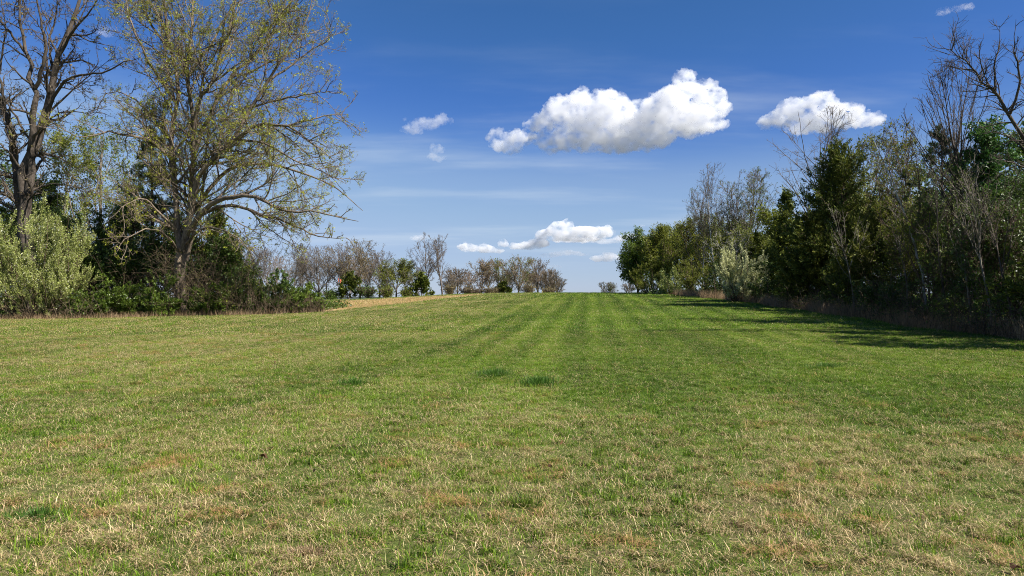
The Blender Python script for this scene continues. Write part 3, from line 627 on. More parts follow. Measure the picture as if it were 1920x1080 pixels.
for i, (px, X, H, W, Dp, lab) in enumerate([
      (1545, 16.2, 1.3, 1.0, 5, 'low reddish brambles under the cedars'),
      (1640, 15.9, 1.5, 1.0, 4.5, 'reddish brambles in front of the olive-brown cedar'),
      (1720, 15.9, 1.8, 1.2, 4, 'brown brambles around the diagonal pale stems'),
      (1800, 15.9, 1.6, 1.2, 3.5, 'brown brambles below the fan-shaped bare tree'),
      (1880, 15.9, 1.5, 1.2, 3, 'tangled grey brambles close to the right edge'),
      (1765, 17.4, 3.6, 2.0, 7, 'taller bare tangle deep behind the brambles at the right')]):
    x, y = rt(px, X)
    thicket('bramble_thicket', x, y, H, W, Dp, 200+i, lab, TR, 42, 'green_dark', 900, bark='bramble')

# ---- far tree line
FG = 'far tree line beyond the field'
far = [ # px, y, top, W, bark, twig, leaf, n, opts, label
 (455,150,470,10,'bark_far','twig_grey','bud_rust',1500,{},'grey bare tree mostly hidden behind the left hedgerow end'),
 (505,152,470,12,'bark_far','twig_grey',None,0,{},'bare grey tree seen through the drooping maple limbs'),
 (550,155,466,12,'bark_far','twig_grey',None,0,{},'bare grey tree above the last shrub of the left hedgerow'),
 (598,148,462,10,'bark_far','twig_grey','bud_rust',2000,{},'brown-tinged bare tree left of the flag'),
 (640,152,470,9,'bark_far','twig_grey',None,0,{},'thin bare tree right behind the flag'),
 (675,146,456,12,'bark_far','twig_rust','bud_rust',4500,{},'large rust-tinged tree in the far line right of the flag'),
 (712,150,478,8,'bark_far','twig_grey',None,0,{},'bare tree between the rust-tinged and the green far trees'),
 (743,148,488,8.5,'bark_dark','twig_grey','olive_green',12000,{},'round green tree in the far line'),
 (801,147,452,8,'bark_far','twig_grey',None,0,dict(ang=34,clear=.22,lean=-.06),'bare tall tree, left one of the tall far pair'),
 (830,149,443,7.5,'bark_far','twig_grey',None,0,dict(ang=30,clear=.22),'tallest bare tree, right one of the tall far pair'),
 (858,152,512,7,'bark_far','twig_rust',None,0,{},'short rusty bare tree right of the tall far pair'),
 (902,148,490,9.5,'bark_far','twig_tan','bud_rust',2000,{},'tan rounded bare tree in the middle of the far line'),
 (935,152,504,8,'bark_far','twig_rust','olive_green',2500,{},'brownish tree with a green tinge in the far line'),
 (972,147,489,9.5,'bark_far','twig_tan','bud_green',2500,{},'fan-crowned bare tree third from the far line end'),
 (1008,150,498,8,'bark_far','twig_rust',None,0,{},'reddish bare tree second from the far line end'),
 (1036,149,506,7.5,'bark_far','twig_rust',None,0,{},'low bare tree at the end of the far line'),
 (1140,240,529,8,'bark_far','twig_grey','bud_green',1500,{},'tiny rounded tree peeping over the crest alone'),
 (1178,236,531,8,'bark_far','twig_grey',None,0,{},'tiny bare tree over the crest beside the right hedgerow')]
for i, (px, y, top, W, bk, tw, lf, n, o, lab) in enumerate(far):
    x = at(px, y); H = hgt(top-((16, 6, 10, 2)[i % 4] if px < 1100 else 0), y, x)
    W = W*1.6 if px not in (801, 830) else W*1.1
    tree('far_tree', x, y, H, W, 300+i, lab, group=FG, bark=bk, twig=tw, leaf=lf, nleaf=n, lsize=.17, rmin=.019 if y < 200 else .03, dens=.72, levels=3, lvl3=1.15, r0=.2, limbn=22, leafjit=.25, wander=.13, **{**dict(clear=.1, ang=44), **o})
names = ['behind the left hedgerow end', 'behind the drooping maple limbs', 'behind the last hedgerow shrub', 'between last shrub and flag', 'just behind the flag', 'behind the rust-tinged tree', 'behind the gap left of the round green tree',
         'behind the round green tree', 'behind the dark cedar at the tall pair', 'behind the tall pair', 'right behind the short rusty tree', 'behind the tan rounded tree', 'between the middle and fan-crowned trees', 'behind the fan-crowned tree', 'behind the reddish second last tree', 'behind the far line end']
for i, (px, top) in enumerate([(468,482),(520,478),(568,480),(612,478),(655,474),(692,482),(722,492),(760,500),(782,498),(848,506),(880,508),(918,502),(952,506),(990,506),(1022,508),(1046,520)]):
    y = 168 + (i*7) % 9; x = at(px, y)
    tree('far_tree', x, y, hgt(top, y, x), 11 if px < 730 else 8.5, 400+i, 'grey-brown bare tree in the second rank ' + names[i], group='second rank of far trees', bark='bark_far', twig=('twig_grey', 'twig_tan', 'twig_rust')[i % 3],
         leaf='bud_rust' if i % 2 else None, nleaf=900, lsize=.17, rmin=.021, dens=.85, levels=3, lvl3=1.1, r0=.18, clear=.12, ang=44, limbn=22, wander=.13)
for i, (px, y, top, W, lab) in enumerate([(790,144,512,5,'small dark cedar at the foot of the tall far pair'),
                                     (652,144,512,6.5,'dark cedar right beside the flag'),
                                     (945,146,532,4,'tiny dark cedar in the middle of the far line')]):
    x = at(px, y); cedar('far_cedar', x, y, hgt(top, y, x), W, 340+i, lab, group=FG, leaf='cedar', n=7000, lsize=.35, dens=.5, conic=.6)
for i, (px, y, top, W, lf, lab) in enumerate([(480,140,530,10,'green_dark','dark scrub left below the grey far trees'),(560,142,535,11,'green_dark','scrub under the far trees above the last hedgerow shrub'),(620,142,535,9,'green_dark','scrub left of the flag'),
       (690,144,533,9,'green_dark','scrub at the foot of the rust-tinged tree'),(725,144,532,8,'olive_green','scrub left of the round green tree foot'),(765,144,533,7,'olive_green','scrub right of the round green tree foot'),(840,144,533,7,'bud_rust','brown scrub right of the tall far pair'),
       (880,144,530,8,'bud_rust','brown scrub under the tan rounded tree'),(925,144,528,8,'bud_rust','brown scrub in the middle of the far line'),(990,144,530,8,'bud_rust','reddish scrub between the last far trees'),(1028,144,534,8,'bud_rust','reddish scrub ending the far line')]):
    x = at(px, y)
    tree('scrub_tree', x, y, hgt(top+6+4*(i % 3), y, x), W*2.3, 360+i, lab, cat='scrub', group='scrub under the far tree line', bark='bark_far', twig='twig_rust', leaf=lf, nleaf=1100 if lf == 'bud_rust' else 2600, lsize=.2, rmin=.017, stems=4, r0=.08, clear=.0, dens=.8, levels=3, ang=48, leafjit=.5)

# flag on its pole
fx, fy = at(634, 142), 142.0
fe, fb = base_empty('flagpole', fx, fy, 'thin pole with a small orange and white flag before the far trees', 'flagpole')
H = hgt(520, fy, fx)
pm, t_, N_, L_ = nt('grey metal'); p_ = N_.new('ShaderNodeBsdfPrincipled'); p_.inputs['Base Color'].default_value = (.25, .25, .25, 1); p_.inputs['Metallic'].default_value = .6; p_.inputs['Roughness'].default_value = .5
o_ = N_.new('ShaderNodeOutputMaterial'); L_.new(p_.outputs[0], o_.inputs[0])
fm, t_, N_, L_ = nt('flag cloth'); p_ = N_.new('ShaderNodeBsdfPrincipled'); p_.inputs['Roughness'].default_value = .8
g_ = N_.new('ShaderNodeTexCoord'); s_ = N_.new('ShaderNodeSeparateXYZ'); L_.new(g_.outputs['Generated'], s_.inputs[0])
L_.new(ramp(N_, L_, s_.outputs['X'], [(.30, (.6, .13, .07)), (.34, (.8, .78, .75)), (.62, (.8, .78, .75)), (.66, (.6, .13, .07))]), p_.inputs['Base Color'])
o_ = N_.new('ShaderNodeOutputMaterial'); L_.new(p_.outputs[0], o_.inputs[0])
a = Acc(); zz = np.linspace(0, H, 6); V, Q = tubes(np.stack([zz*0, zz*0, zz], 1)[None], np.linspace(.05, .035, 6)[None], 8); a.add(V, Q)
link('pole', a.mesh('pole', pm, True), fe)
u, v = np.meshgrid(np.linspace(0, 1, 12), np.linspace(0, 1, 6))
FV = np.stack([.03+u*.6, .07*np.sin(u*7), H-.1-v*.8-u*.35+.05*np.sin(u*9)], -1).reshape(-1, 3)
FV2 = FV + np.array([0, .012, 0]); idx = np.arange(72).reshape(6, 12)
Qf = np.stack([idx[:-1, :-1], idx[:-1, 1:], idx[1:, 1:], idx[1:, :-1]], -1).reshape(-1, 4)
link('flag', make_mesh('flag', np.vstack([FV, FV2]), np.vstack([Qf, Qf[:, ::-1]+72]), fm, None, True), fe)

# ------------------------------------------------------------------ field colour nodes
def math_(N, L, op, a, b=None, c=None, clamp=False):
    n = N.new('ShaderNodeMath'); n.operation = op; n.use_clamp = clamp
    for i, v in enumerate((a, b, c)):
        if v is None: continue
        if isinstance(v, (int, float)): n.inputs[i].default_value = v
        else: L.new(v, n.inputs[i])
    return n.outputs[0]
def smooth(N, L, v, a, b):
    n = N.new('ShaderNodeMapRange'); n.interpolation_type = 'SMOOTHSTEP'; L.new(v, n.inputs[0])
    n.inputs[1].default_value = a; n.inputs[2].default_value = b; return n.outputs[0]
def noise(N, L, vec, scale, detail=3, rough=.5):
    n = N.new('ShaderNodeTexNoise'); n.inputs['Scale'].default_value = scale; n.inputs['Detail'].default_value = detail; n.inputs['Roughness'].default_value = rough
    L.new(vec, n.inputs['Vector']); return n.outputs[0]

grp = bpy.data.node_groups.new('field_tone', 'ShaderNodeTree')
grp.interface.new_socket('Dry', in_out='OUTPUT', socket_type='NodeSocketFloat')
grp.interface.new_socket('Shade', in_out='OUTPUT', socket_type='NodeSocketFloat')
grp.interface.new_socket('Brown', in_out='OUTPUT', socket_type='NodeSocketFloat')
N, L = grp.nodes, grp.links
geo = N.new('ShaderNodeNewGeometry'); sep = N.new('ShaderNodeSeparateXYZ'); L.new(geo.outputs['Position'], sep.inputs[0])
X, Y = sep.outputs['X'], sep.outputs['Y']
cmb = N.new('ShaderNodeCombineXYZ'); L.new(X, cmb.inputs[0]); L.new(Y, cmb.inputs[1]); vec = cmb.outputs[0]
xs = math_(N, L, 'MULTIPLY_ADD', Y, -.117, X)         # across the mowing lines
big = noise(N, L, vec, .16, 3); mid = noise(N, L, vec, .7, 4, .6); fine = noise(N, L, vec, 3.2, 4, .6)
c2 = N.new('ShaderNodeCombineXYZ'); L.new(math_(N, L, 'MULTIPLY', xs, .42), c2.inputs[0]); L.new(math_(N, L, 'MULTIPLY', Y, .018), c2.inputs[1])
stripe = noise(N, L, c2.outputs[0], 1.6, 3, .6)
ph = math_(N, L, 'MULTIPLY_ADD', xs, 5.2, math_(N, L, 'MULTIPLY', stripe, 3.0))
rows = math_(N, L, 'MULTIPLY', math_(N, L, 'SINE', ph), math_(N, L, 'MULTIPLY', smooth(N, L, Y, 9, 24), math_(N, L, 'MULTIPLY', smooth(N, L, xs, -9, -3), math_(N, L, 'SUBTRACT', 1.0, smooth(N, L, xs, 8, 15)))))
mx_ = N.new('ShaderNodeCombineXYZ'); L.new(math_(N, L, 'MULTIPLY', X, .16), mx_.inputs[0]); L.new(math_(N, L, 'MULTIPLY', Y, .5), mx_.inputs[1])
flat = noise(N, L, mx_.outputs[0], 1.1, 3, .6)
# dryness by place: strong near the camera, along the left; greener in the middle distance
near = math_(N, L, 'SUBTRACT', 1.0, smooth(N, L, Y, 3.2, 14))
left = math_(N, L, 'SUBTRACT', 1.0, smooth(N, L, xs, -14, 1))
farleft = smooth(N, L, Y, 6, 14)
d = math_(N, L, 'MULTIPLY_ADD', near, .42, .11)
d = math_(N, L, 'ADD', d, math_(N, L, 'MULTIPLY', rows, .07))
d = math_(N, L, 'ADD', d, math_(N, L, 'MULTIPLY', math_(N, L, 'MULTIPLY', smooth(N, L, xs, -7, 0), smooth(N, L, Y, 5, 13)), -.16))
d = math_(N, L, 'ADD', d, math_(N, L, 'MULTIPLY', math_(N, L, 'MULTIPLY', left, farleft), .26))
d = math_(N, L, 'ADD', d, math_(N, L, 'MULTIPLY', math_(N, L, 'SUBTRACT', big, .5), .7))
d = math_(N, L, 'ADD', d, math_(N, L, 'MULTIPLY', math_(N, L, 'SUBTRACT', mid, .5), .6))
d = math_(N, L, 'ADD', d, math_(N, L, 'MULTIPLY', math_(N, L, 'SUBTRACT', fine, .5), .4))
d = math_(N, L, 'ADD', d, math_(N, L, 'MULTIPLY', math_(N, L, 'SUBTRACT', stripe, .5), .5))
d = math_(N, L, 'ADD', d, math_(N, L, 'MULTIPLY', math_(N, L, 'SUBTRACT', flat, .5), .4))
edge = math_(N, L, 'MULTIPLY_ADD', Y, .2, -12.5-.2*48)
e1 = math_(N, L, 'SUBTRACT', edge, X)
e1 = math_(N, L, 'ADD', e1, math_(N, L, 'MULTIPLY', math_(N, L, 'SUBTRACT', mid, .5), 3.0))
brown = math_(N, L, 'MULTIPLY', smooth(N, L, e1, -.6, .8), math_(N, L, 'MULTIPLY', smooth(N, L, Y, 47.5, 49.5), math_(N, L, 'SUBTRACT', 1.0, smooth(N, L, Y, 92, 104))))
d = math_(N, L, 'MAXIMUM', d, math_(N, L, 'MULTIPLY', brown, .93), clamp=False)
sh = math_(N, L, 'ADD', math_(N, L, 'ADD', math_(N, L, 'MULTIPLY', stripe, .55), math_(N, L, 'MULTIPLY', big, .45)), math_(N, L, 'MULTIPLY', rows, .055))
go = N.new('NodeGroupOutput'); L.new(d, go.inputs['Dry']); L.new(sh, go.inputs['Shade']); L.new(brown, go.inputs['Brown'])

def mixrgb(N, L, f, a, b):
    n = N.new('ShaderNodeMix'); n.data_type = 'RGBA'
    if isinstance(f, (int, float)): n.inputs[0].default_value = f
    else: L.new(f, n.inputs[0])
    for i, v in ((6, a), (7, b)):
        if isinstance(v, tuple): n.inputs[i].default_value = (*v, 1)
        else: L.new(v, n.inputs[i])
    return n.outputs[2]
GA, GB, GC = (.026, .062, .005), (.145, .25, .014), (.33, .44, .036)
SA, SB, SC = (.12, .075, .034), (.54, .39, .19), (.86, .68, .40)
def mat_blade():
    m, t, N, L = nt('grass blades')
    gp = N.new('ShaderNodeGroup'); gp.node_tree = grp
    at_ = N.new('ShaderNodeAttribute'); at_.attribute_name = 'r'
    a2 = N.new('ShaderNodeAttribute'); a2.attribute_name = 'q'
    isdry = smooth(N, L, math_(N, L, 'SUBTRACT', gp.outputs['Dry'], at_.outputs['Fac']), -.04, .04)
    q = a2.outputs['Fac']
    gq = math_(N, L, 'ADD', math_(N, L, 'MULTIPLY', q, .7), math_(N, L, 'MULTIPLY', math_(N, L, 'SUBTRACT', gp.outputs['Shade'], .5), 1.35), clamp=False)
    gc = ramp(N, L, gq, [(.05, GA), (.45, GB), (.9, GC)])
    sc = ramp(N, L, q, [(.0, SA), (.5, SB), (1., SC)])
    g2 = N.new('ShaderNodeNewGeometry'); on = noise(N, L, g2.outputs['Position'], 1.3, 3, .6)
    sc = mixrgb(N, L, math_(N, L, 'MULTIPLY', smooth(N, L, on, .52, .66), .8), sc, (.5, .27, .11))
    sc = mixrgb(N, L, math_(N, L, 'MULTIPLY', gp.outputs['Brown'], .6), sc, (.48, .34, .15))
    c = mixrgb(N, L, isdry, gc, sc)
    p = N.new('ShaderNodeBsdfPrincipled'); L.new(c, p.inputs['Base Color']); p.inputs['Roughness'].default_value = .5; p.inputs['Specular IOR Level'].default_value = .25
    tr = N.new('ShaderNodeBsdfTranslucent'); L.new(c, tr.inputs[0]); mx = N.new('ShaderNodeMixShader'); mx.inputs[0].default_value = .3
    L.new(p.outputs[0], mx.inputs[1]); L.new(tr.outputs[0], mx.inputs[2])
    o = N.new('ShaderNodeOutputMaterial'); L.new(mx.outputs[0], o.inputs[0]); return m
def mat_ground():
    m, t, N, L = nt('field soil and thatch')
    gp = N.new('ShaderNodeGroup'); gp.node_tree = grp
    geo = N.new('ShaderNodeNewGeometry'); pos = geo.outputs['Position']
    f1 = noise(N, L, pos, 25, 4, .7); f2 = noise(N, L, pos, 6, 3, .6)
    gcol = ramp(N, L, math_(N, L, 'ADD', math_(N, L, 'MULTIPLY', gp.outputs['Shade'], 1.0), math_(N, L, 'MULTIPLY', math_(N, L, 'SUBTRACT', f1, .5), .8)), [(.25, (.04, .07, .01)), (.55, (.09, .14, .02)), (.85, (.16, .2, .04))])
    dcol = ramp(N, L, f1, [(.3, (.05, .035, .02)), (.7, (.2, .145, .08))])
    dcol = mixrgb(N, L, gp.outputs['Brown'], dcol, (.42, .3, .14))
    sepg = N.new('ShaderNodeSeparateXYZ'); L.new(pos, sepg.inputs[0])
    c = mixrgb(N, L, smooth(N, L, math_(N, L, 'ADD', gp.outputs['Dry'], math_(N, L, 'MULTIPLY', math_(N, L, 'SUBTRACT', f2, .5), .6)), .1, .9), gcol, dcol)
    c = mixrgb(N, L, smooth(N, L, sepg.outputs['Y'], 260, 500), c, (.05, .06, .05))
    p = N.new('ShaderNodeBsdfPrincipled'); L.new(c, p.inputs['Base Color']); p.inputs['Roughness'].default_value = .95; p.inputs['Specular IOR Level'].default_value = .1
    b = N.new('ShaderNodeBump'); b.inputs['Strength'].default_value = .6; b.inputs['Distance'].default_value = .03; L.new(f1, b.inputs['Height']); L.new(b.outputs[0], p.inputs['Normal'])
    o = N.new('ShaderNodeOutputMaterial'); L.new(p.outputs[0], o.inputs[0]); return m
M['blade'] = mat_blade(); M['ground'] = mat_ground()

# ground sheet: fine near the camera, coarse out to the horizon
def axis(lim_near, step, far_):
    a = list(np.arange(0, lim_near+.01, step)); s = step
    while a[-1] < far_: s *= 1.25; a.append(a[-1]+s)
    return np.array(a)
ax = axis(60, .8, 6000); gxs = np.concatenate([-ax[::-1][:-1], ax])
ay = axis(130, .8, 9000); gys = np.concatenate([-axis(8, 1, 400)[::-1][:-1], ay])
XX, YY = np.meshgrid(gxs, gys); ZZ = gz(XX, YY)
n, m_ = XX.shape; idx = np.arange(n*m_).reshape(n, m_)
Q = np.stack([idx[:-1, :-1], idx[:-1, 1:], idx[1:, 1:], idx[1:, :-1]], -1).reshape(-1, 4)
go_ = link('ground', make_mesh('ground', np.stack([XX, YY, ZZ], -1).reshape(-1, 3), Q, M['ground'], None, True))
tag(go_, 'gently rising meadow ground with mown green and straw patches', 'ground', kind='structure')

# ------------------------------------------------------------------ grass blades
def blades(g, n, size, h, w, flat_share, lean, dry_bias=0):
    """one tile of grass centred on the origin; blades of 2 segments (quads) in a size x size square"""
    P = np.stack([g.uniform(-size/2, size/2, n), g.uniform(-size/2, size/2, n), np.zeros(n)], 1)
    # clumps
    k = max(8, int(size*size*14)); C = g.uniform(-size/2, size/2, (k, 2)); ci = g.integers(0, k, n)
    cl = g.random(n) < .6; P[cl, :2] = C[ci[cl]] + g.normal(size=(cl.sum(), 2))*.035*max(1, w/.006)
    flat = g.random(n) < flat_share
    hh = h*np.exp(g.normal(0, .38, n)); hh = np.where(flat, hh*1.1, hh)
    az = g.uniform(0, 2*pi, n)
    tilt = np.where(flat, g.uniform(1.1, 1.5, n), np.abs(g.normal(lean, .3, n)))
    dirh = np.stack([np.cos(az), np.sin(az), np.zeros(n)], 1)
    up = np.array([0, 0, 1.])
    t1 = tilt*.7; t2 = np.minimum(tilt*1.5, 1.62)
    m1 = P + (dirh*np.sin(t1)[:, None] + up*np.cos(t1)[:, None])*(hh*.5)[:, None]
    tp = m1 + (dirh*np.sin(t2)[:, None] + up*np.cos(t2)[:, None])*(hh*.5)[:, None]
    a2 = az + pi/2 + g.normal(0, .5, n); sd = np.stack([np.cos(a2), np.sin(a2), np.zeros(n)], 1)
    ww = (w*np.exp(g.normal(0, .25, n))/2)[:, None]; ww = np.where(flat[:, None], ww*.65, ww)
    z0 = np.where(flat, g.uniform(.002, .03, n), -.01)
    for q in (P, m1, tp): q[:, 2] += z0
    tp[:, 2] = np.maximum(tp[:, 2], .006)
    V = np.stack([P-sd*ww*.8, P+sd*ww*.8, m1+sd*ww, m1-sd*ww, tp+sd*ww*.2, tp-sd*ww*.2], 1).reshape(-1, 3)
    i = np.arange(n)*6
    Q = np.concatenate([np.stack([i, i+1, i+2, i+3], 1), np.stack([i+3, i+2, i+4, i+5], 1)])
    r = np.where(flat, g.uniform(-.08, .9, n), g.uniform(.0, 1.15, n)) - dry_bias
    return V, Q, np.repeat(r, 6), np.repeat(g.random(n), 6)

def tile_mesh(name, *a, **k):
    V, Q, r, q = blades(*a, **k)
    g, n, size, h, w = a[:5]
    for m, hh, ww, fs, ln, db in ((n//70, h*2.0, w*1.1, 1.0, .5, -.0), (n//16, h*1.4, w*1.15, .0, .45, -.35)):
        V2, Q2, r2, q2 = blades(g, m, size, hh, ww, fs, ln)
        if fs < .5:   # gather the taller green blades in a few clumps
            C = g.uniform(-size/2, size/2, (7, 2)); ci = np.repeat(g.integers(0, 7, m), 6); o6 = np.repeat(V2.reshape(m, 6, 3)[:, 0, :2], 6, 0)
            V2[:, :2] += (C[ci] + (o6*.0) - o6) + np.repeat(g.normal(size=(m, 2))*size*.035, 6, 0); r2 = np.abs(r2)*.4 + .6
        else: r2 = r2*0 - .3 + .3*np.repeat(g.random(m), 6)
        V = np.vstack([V, V2]); Q = np.vstack([Q, Q2+len(r)]); r = np.concatenate([r, r2]); q = np.concatenate([q, q2])
    me = make_mesh(name, V, Q, M['blade'], r)
    at_ = me.attributes.new('q', 'FLOAT', 'POINT'); at_.data.foreach_set('value', np.ascontiguousarray(q, dtype=np.float32))
    return me

def scatter(name, label, cat, tiles, pts, rot, scl, pick, kind='stuff'):
    src = bpy.data.collections.new(name + ' tiles')
    for i, me in enumerate(tiles):
        src.objects.link(bpy.data.objects.new('grass_tile_%d' % i, me))
    me = bpy.data.meshes.new(name); me.vertices.add(len(pts)); me.vertices.foreach_set('co', pts.astype(np.float32).ravel())
    a = me.attributes.new('rot', 'FLOAT_VECTOR', 'POINT'); a.data.foreach_set('vector', rot.astype(np.float32).ravel())
    a = me.attributes.new('scl', 'FLOAT', 'POINT'); a.data.foreach_set('value', scl.astype(np.float32))
    a = me.attributes.new('pick', 'INT', 'POINT'); a.data.foreach_set('value', pick.astype(np.int32))
    me.materials.append(M['blade'])
    o = link(name, me); tag(o, label, cat, kind=kind)
    ng = bpy.data.node_groups.new(name, 'GeometryNodeTree')
    ng.interface.new_socket('Geometry', in_out='INPUT', socket_type='NodeSocketGeometry'); ng.interface.new_socket('Geometry', in_out='OUTPUT', socket_type='NodeSocketGeometry')
    N, L = ng.nodes, ng.links
    gi, go = N.new('NodeGroupInput'), N.new('NodeGroupOutput')
    ci = N.new('GeometryNodeCollectionInfo'); ci.inputs['Collection'].default_value = src; ci.inputs['Separate Children'].default_value = True; ci.inputs['Reset Children'].default_value = True
    iop = N.new('GeometryNodeInstanceOnPoints'); iop.inputs['Pick Instance'].default_value = True
    def na(nm, ty):
        n = N.new('GeometryNodeInputNamedAttribute'); n.data_type = ty; n.inputs['Name'].default_value = nm
        return n.outputs['Attribute']
    er = N.new('FunctionNodeEulerToRotation'); L.new(na('rot', 'FLOAT_VECTOR'), er.inputs[0])
    L.new(gi.outputs[0], iop.inputs['Points']); L.new(ci.outputs[0], iop.inputs['Instance']); L.new(na('pick', 'INT'), iop.inputs['Instance Index'])
    L.new(er.outputs[0], iop.inputs['Rotation']); L.new(na('scl', 'FLOAT'), iop.inputs['Scale'])
    L.new(iop.outputs[0], go.inputs[0])
    md = o.modifiers.new('scatter', 'NODES'); md.node_group = ng
    return o

def grid_points(g, y0, y1, step, size_jit, xlim=.80, extra=2.0, xmax=None):
    ys = np.arange(y0, y1, step); out = []
    for y in ys:
        xm = (y+step)*xlim + extra
        xs = np.arange(-xm, xm, step)
        out.append(np.stack([xs, np.full(len(xs), y)], 1))
    P = np.concatenate(out) + g.normal(size=(sum(len(o) for o in out), 2))*step*size_jit
    # leave the hedgerow floors free
    ok = (P[:, 0] < 17.5 + .0*P[:, 1])
    ok &= ~((P[:, 1] > 44) & (P[:, 1] < 52) & (P[:, 0] < at(600, 46)-.5))
    ok &= ~((P[:, 0] < at(560, 46)) & (P[:, 1] >= 52) & (P[:, 0] < -.36*P[:, 1]))
    P = P[ok]
    z = gz(P[:, 0], P[:, 1]); e = step*.5
    sx = (gz(P[:, 0]+e, P[:, 1]) - gz(P[:, 0]-e, P[:, 1]))/(2*e); sy = (gz(P[:, 0], P[:, 1]+e) - gz(P[:, 0], P[:, 1]-e))/(2*e)
    # tiles turned by a quarter turn and tilted with the slope
    k = g.integers(0, 4, len(P)); a = k*pi/2 + g.normal(0, .12, len(P))
    # rotation = Rz(a) first, then small tilts: express as XYZ euler with compensation
    rx = np.arctan(sy)*np.cos(a) - np.arctan(sx)*np.sin(a)*1.0; ry = -(np.arctan(sx)*np.cos(a) + np.arctan(sy)*np.sin(a))
    return np.stack([P[:, 0], P[:, 1], z], 1), np.stack([rx, ry, a], 1)

g = R(5)
near_tiles = [tile_mesh('near grass', R(500+i), 13000, 1.1, .037, .0038, fs, .75, db) for i, (fs, db) in enumerate([(.42, 0), (.52, .05), (.32, -.05), (.4, 0)])]
P, rot = grid_points(g, 2.2, 25, .95, .06)
scatter('short_grass', 'short green grass mixed with blond straw in the near meadow', 'grass', near_tiles, P, rot, g.uniform(.9, 1.15, len(P)), g.integers(0, 4, len(P)))
mid_tiles = [tile_mesh('mid grass', R(510+i), 16000, 3.1, .045, .0085, fs, .75, 0) for i, fs in enumerate((.35, .42, .3))]
P, rot = grid_points(g, 26.2, 62, 2.8, .06, extra=4)
scatter('meadow_grass', 'short grass covering the middle of the meadow', 'grass', mid_tiles, P, rot, g.uniform(.95, 1.15, len(P)), g.integers(0, 3, len(P)))
far_tiles = [tile_mesh('far grass', R(520+i), 11000, 6.5, .06, .024, .3, .7, 0) for i in range(2)]
P, rot = grid_points(g, 65, 118, 6.0, .05, extra=6)
scatter('distant_grass', 'short grass running up to the crest of the meadow', 'grass', far_tiles, P, rot, g.uniform(.95, 1.1, len(P)), g.integers(0, 2, len(P)))

# ---- tufts, straw heaps, leaves lying on the meadow
def tuft(name, px, row, n, Rr, h, leafmat, seed, label, cat, group=None, flatish=.45, w=.008):
    y = 10.0
    for _ in range(30): y = (EYE - float(gz((px-960)/F*y, y)))*F/(row-HOR)
    x = (px-960)/F*y; g = R(seed); z = float(gz(x, y))
    ang = g.uniform(0, 2*pi, n); rr = np.abs(g.normal(0, .62, n))*Rr*(1+.5*np.sin(ang*2+seed)+.3*np.sin(ang*5))
    S = np.stack([np.cos(ang)*rr*1.3, np.sin(ang)*rr, np.full(n, -.01)], 1)
    D = np.stack([np.cos(ang)*flatish*g.random(n), np.sin(ang)*flatish*g.random(n), np.ones(n)], 1) + g.normal(size=(n, 3))*.25*[1, 1, 0]
    p, _ = grow(g, S, D, h*g.uniform(.5, 1.2, n), np.full(n, .003), .001, 4, .08, -.12)
    az = g.uniform(0, 2*pi, n); sd = np.stack([np.cos(az), np.sin(az), 0*az], 1)[:, None, :]
    wd = (w/2*np.array([.8, 1, .7, .1]))[None, :, None]
    V = np.stack([p-sd*wd, p+sd*wd], 2).reshape(-1, 3); i = (np.arange(n)*8)[:, None]
    k = np.arange(3)[None]*2
    Q = np.stack([i+k, i+k+1, i+k+3, i+k+2], -1).reshape(-1, 4)
    o = link(name, make_mesh(name, V, Q, M[leafmat], np.repeat(g.random(n), 8)), loc=(x, y, z)); tag(o, label, cat, group)
M['tuft'] = mat_leaf('tuft blades', [(.03, .07, .01), (.06, .14, .016), (.13, .24, .035)], .3)
tg = 'dark grass tufts in the meadow'
tuft('grass_tuft', 928, 706, 900, .34, .17, 'tuft', 601, 'dark green grass tuft near the middle, left of the twin pair', 'grass tuft', tg)
tuft('grass_tuft', 1008, 722, 1000, .34, .17, 'tuft', 602, 'dark green grass tuft near the middle, right of the twin pair', 'grass tuft', tg)
tuft('grass_tuft', 664, 722, 420, .25, .15, 'tuft', 603, 'small dark grass tuft left of the central twin pair', 'grass tuft', tg)
tuft('grass_tuft', 1548, 690, 700, .42, .13, 'tuft', 604, 'dark grass tuft before the shadows of the right hedgerow', 'grass tuft', tg)
tuft('grass_tuft', 70, 975, 420, .14, .1, 'tuft', 605, 'dark green clump at the lower left', 'grass tuft', tg)
tuft('grass_tuft', 985, 950, 160, .12, .13, 'green', 606, 'bright green blades rising in the lower middle', 'grass tuft', tg)
tuft('straw_tuft', 572, 1040, 520, .10, .07, 'straw', 611, 'small blond straw tuft at the bottom left of centre', 'straw tuft', 'straw tufts', .9, .004)
tuft('straw_tuft', 1395, 985, 420, .14, .06, 'straw', 612, 'small blond straw tuft at the lower right', 'straw tuft', 'straw tufts', 1.2, .004)
def dead_leaf(px, row, s, seed, label):
    y = 6.0
    for _ in range(30): y = (EYE - float(gz((px-960)/F*y, y)) - .04)*F/(row-HOR)
    x = (px-960)/F*y; g = R(seed)
    th = np.linspace(0, 2*pi, 21)[:-1]; rr = s*(.55+.45*np.abs(np.cos(th*2.5)))*(1+.1*g.normal(size=20))
    V = [[0, 0, 0]] + [[r*np.cos(a), r*.75*np.sin(a), .35*s*np.sin(a*2)+.3*s*abs(np.cos(a))] for r, a in zip(rr, th)]
    V = np.array(V); T_ = np.array([[0, 1+i, 1+(i+1) % 20] for i in range(20)])
    o = link('dead_leaf', make_mesh('dead_leaf', V, T_, M['dead'], None, True), loc=(x, y, float(gz(x, y))+.045))
    o.rotation_euler = (g.uniform(-.3, .3), g.uniform(-.3, .3), g.uniform(0, 6)); tag(o, label, 'leaf', 'dead leaves on the grass')
M['dead'] = mat_leaf('dead leaf', [(.07, .035, .018), (.14, .07, .035), (.22, .12, .06)], .15)
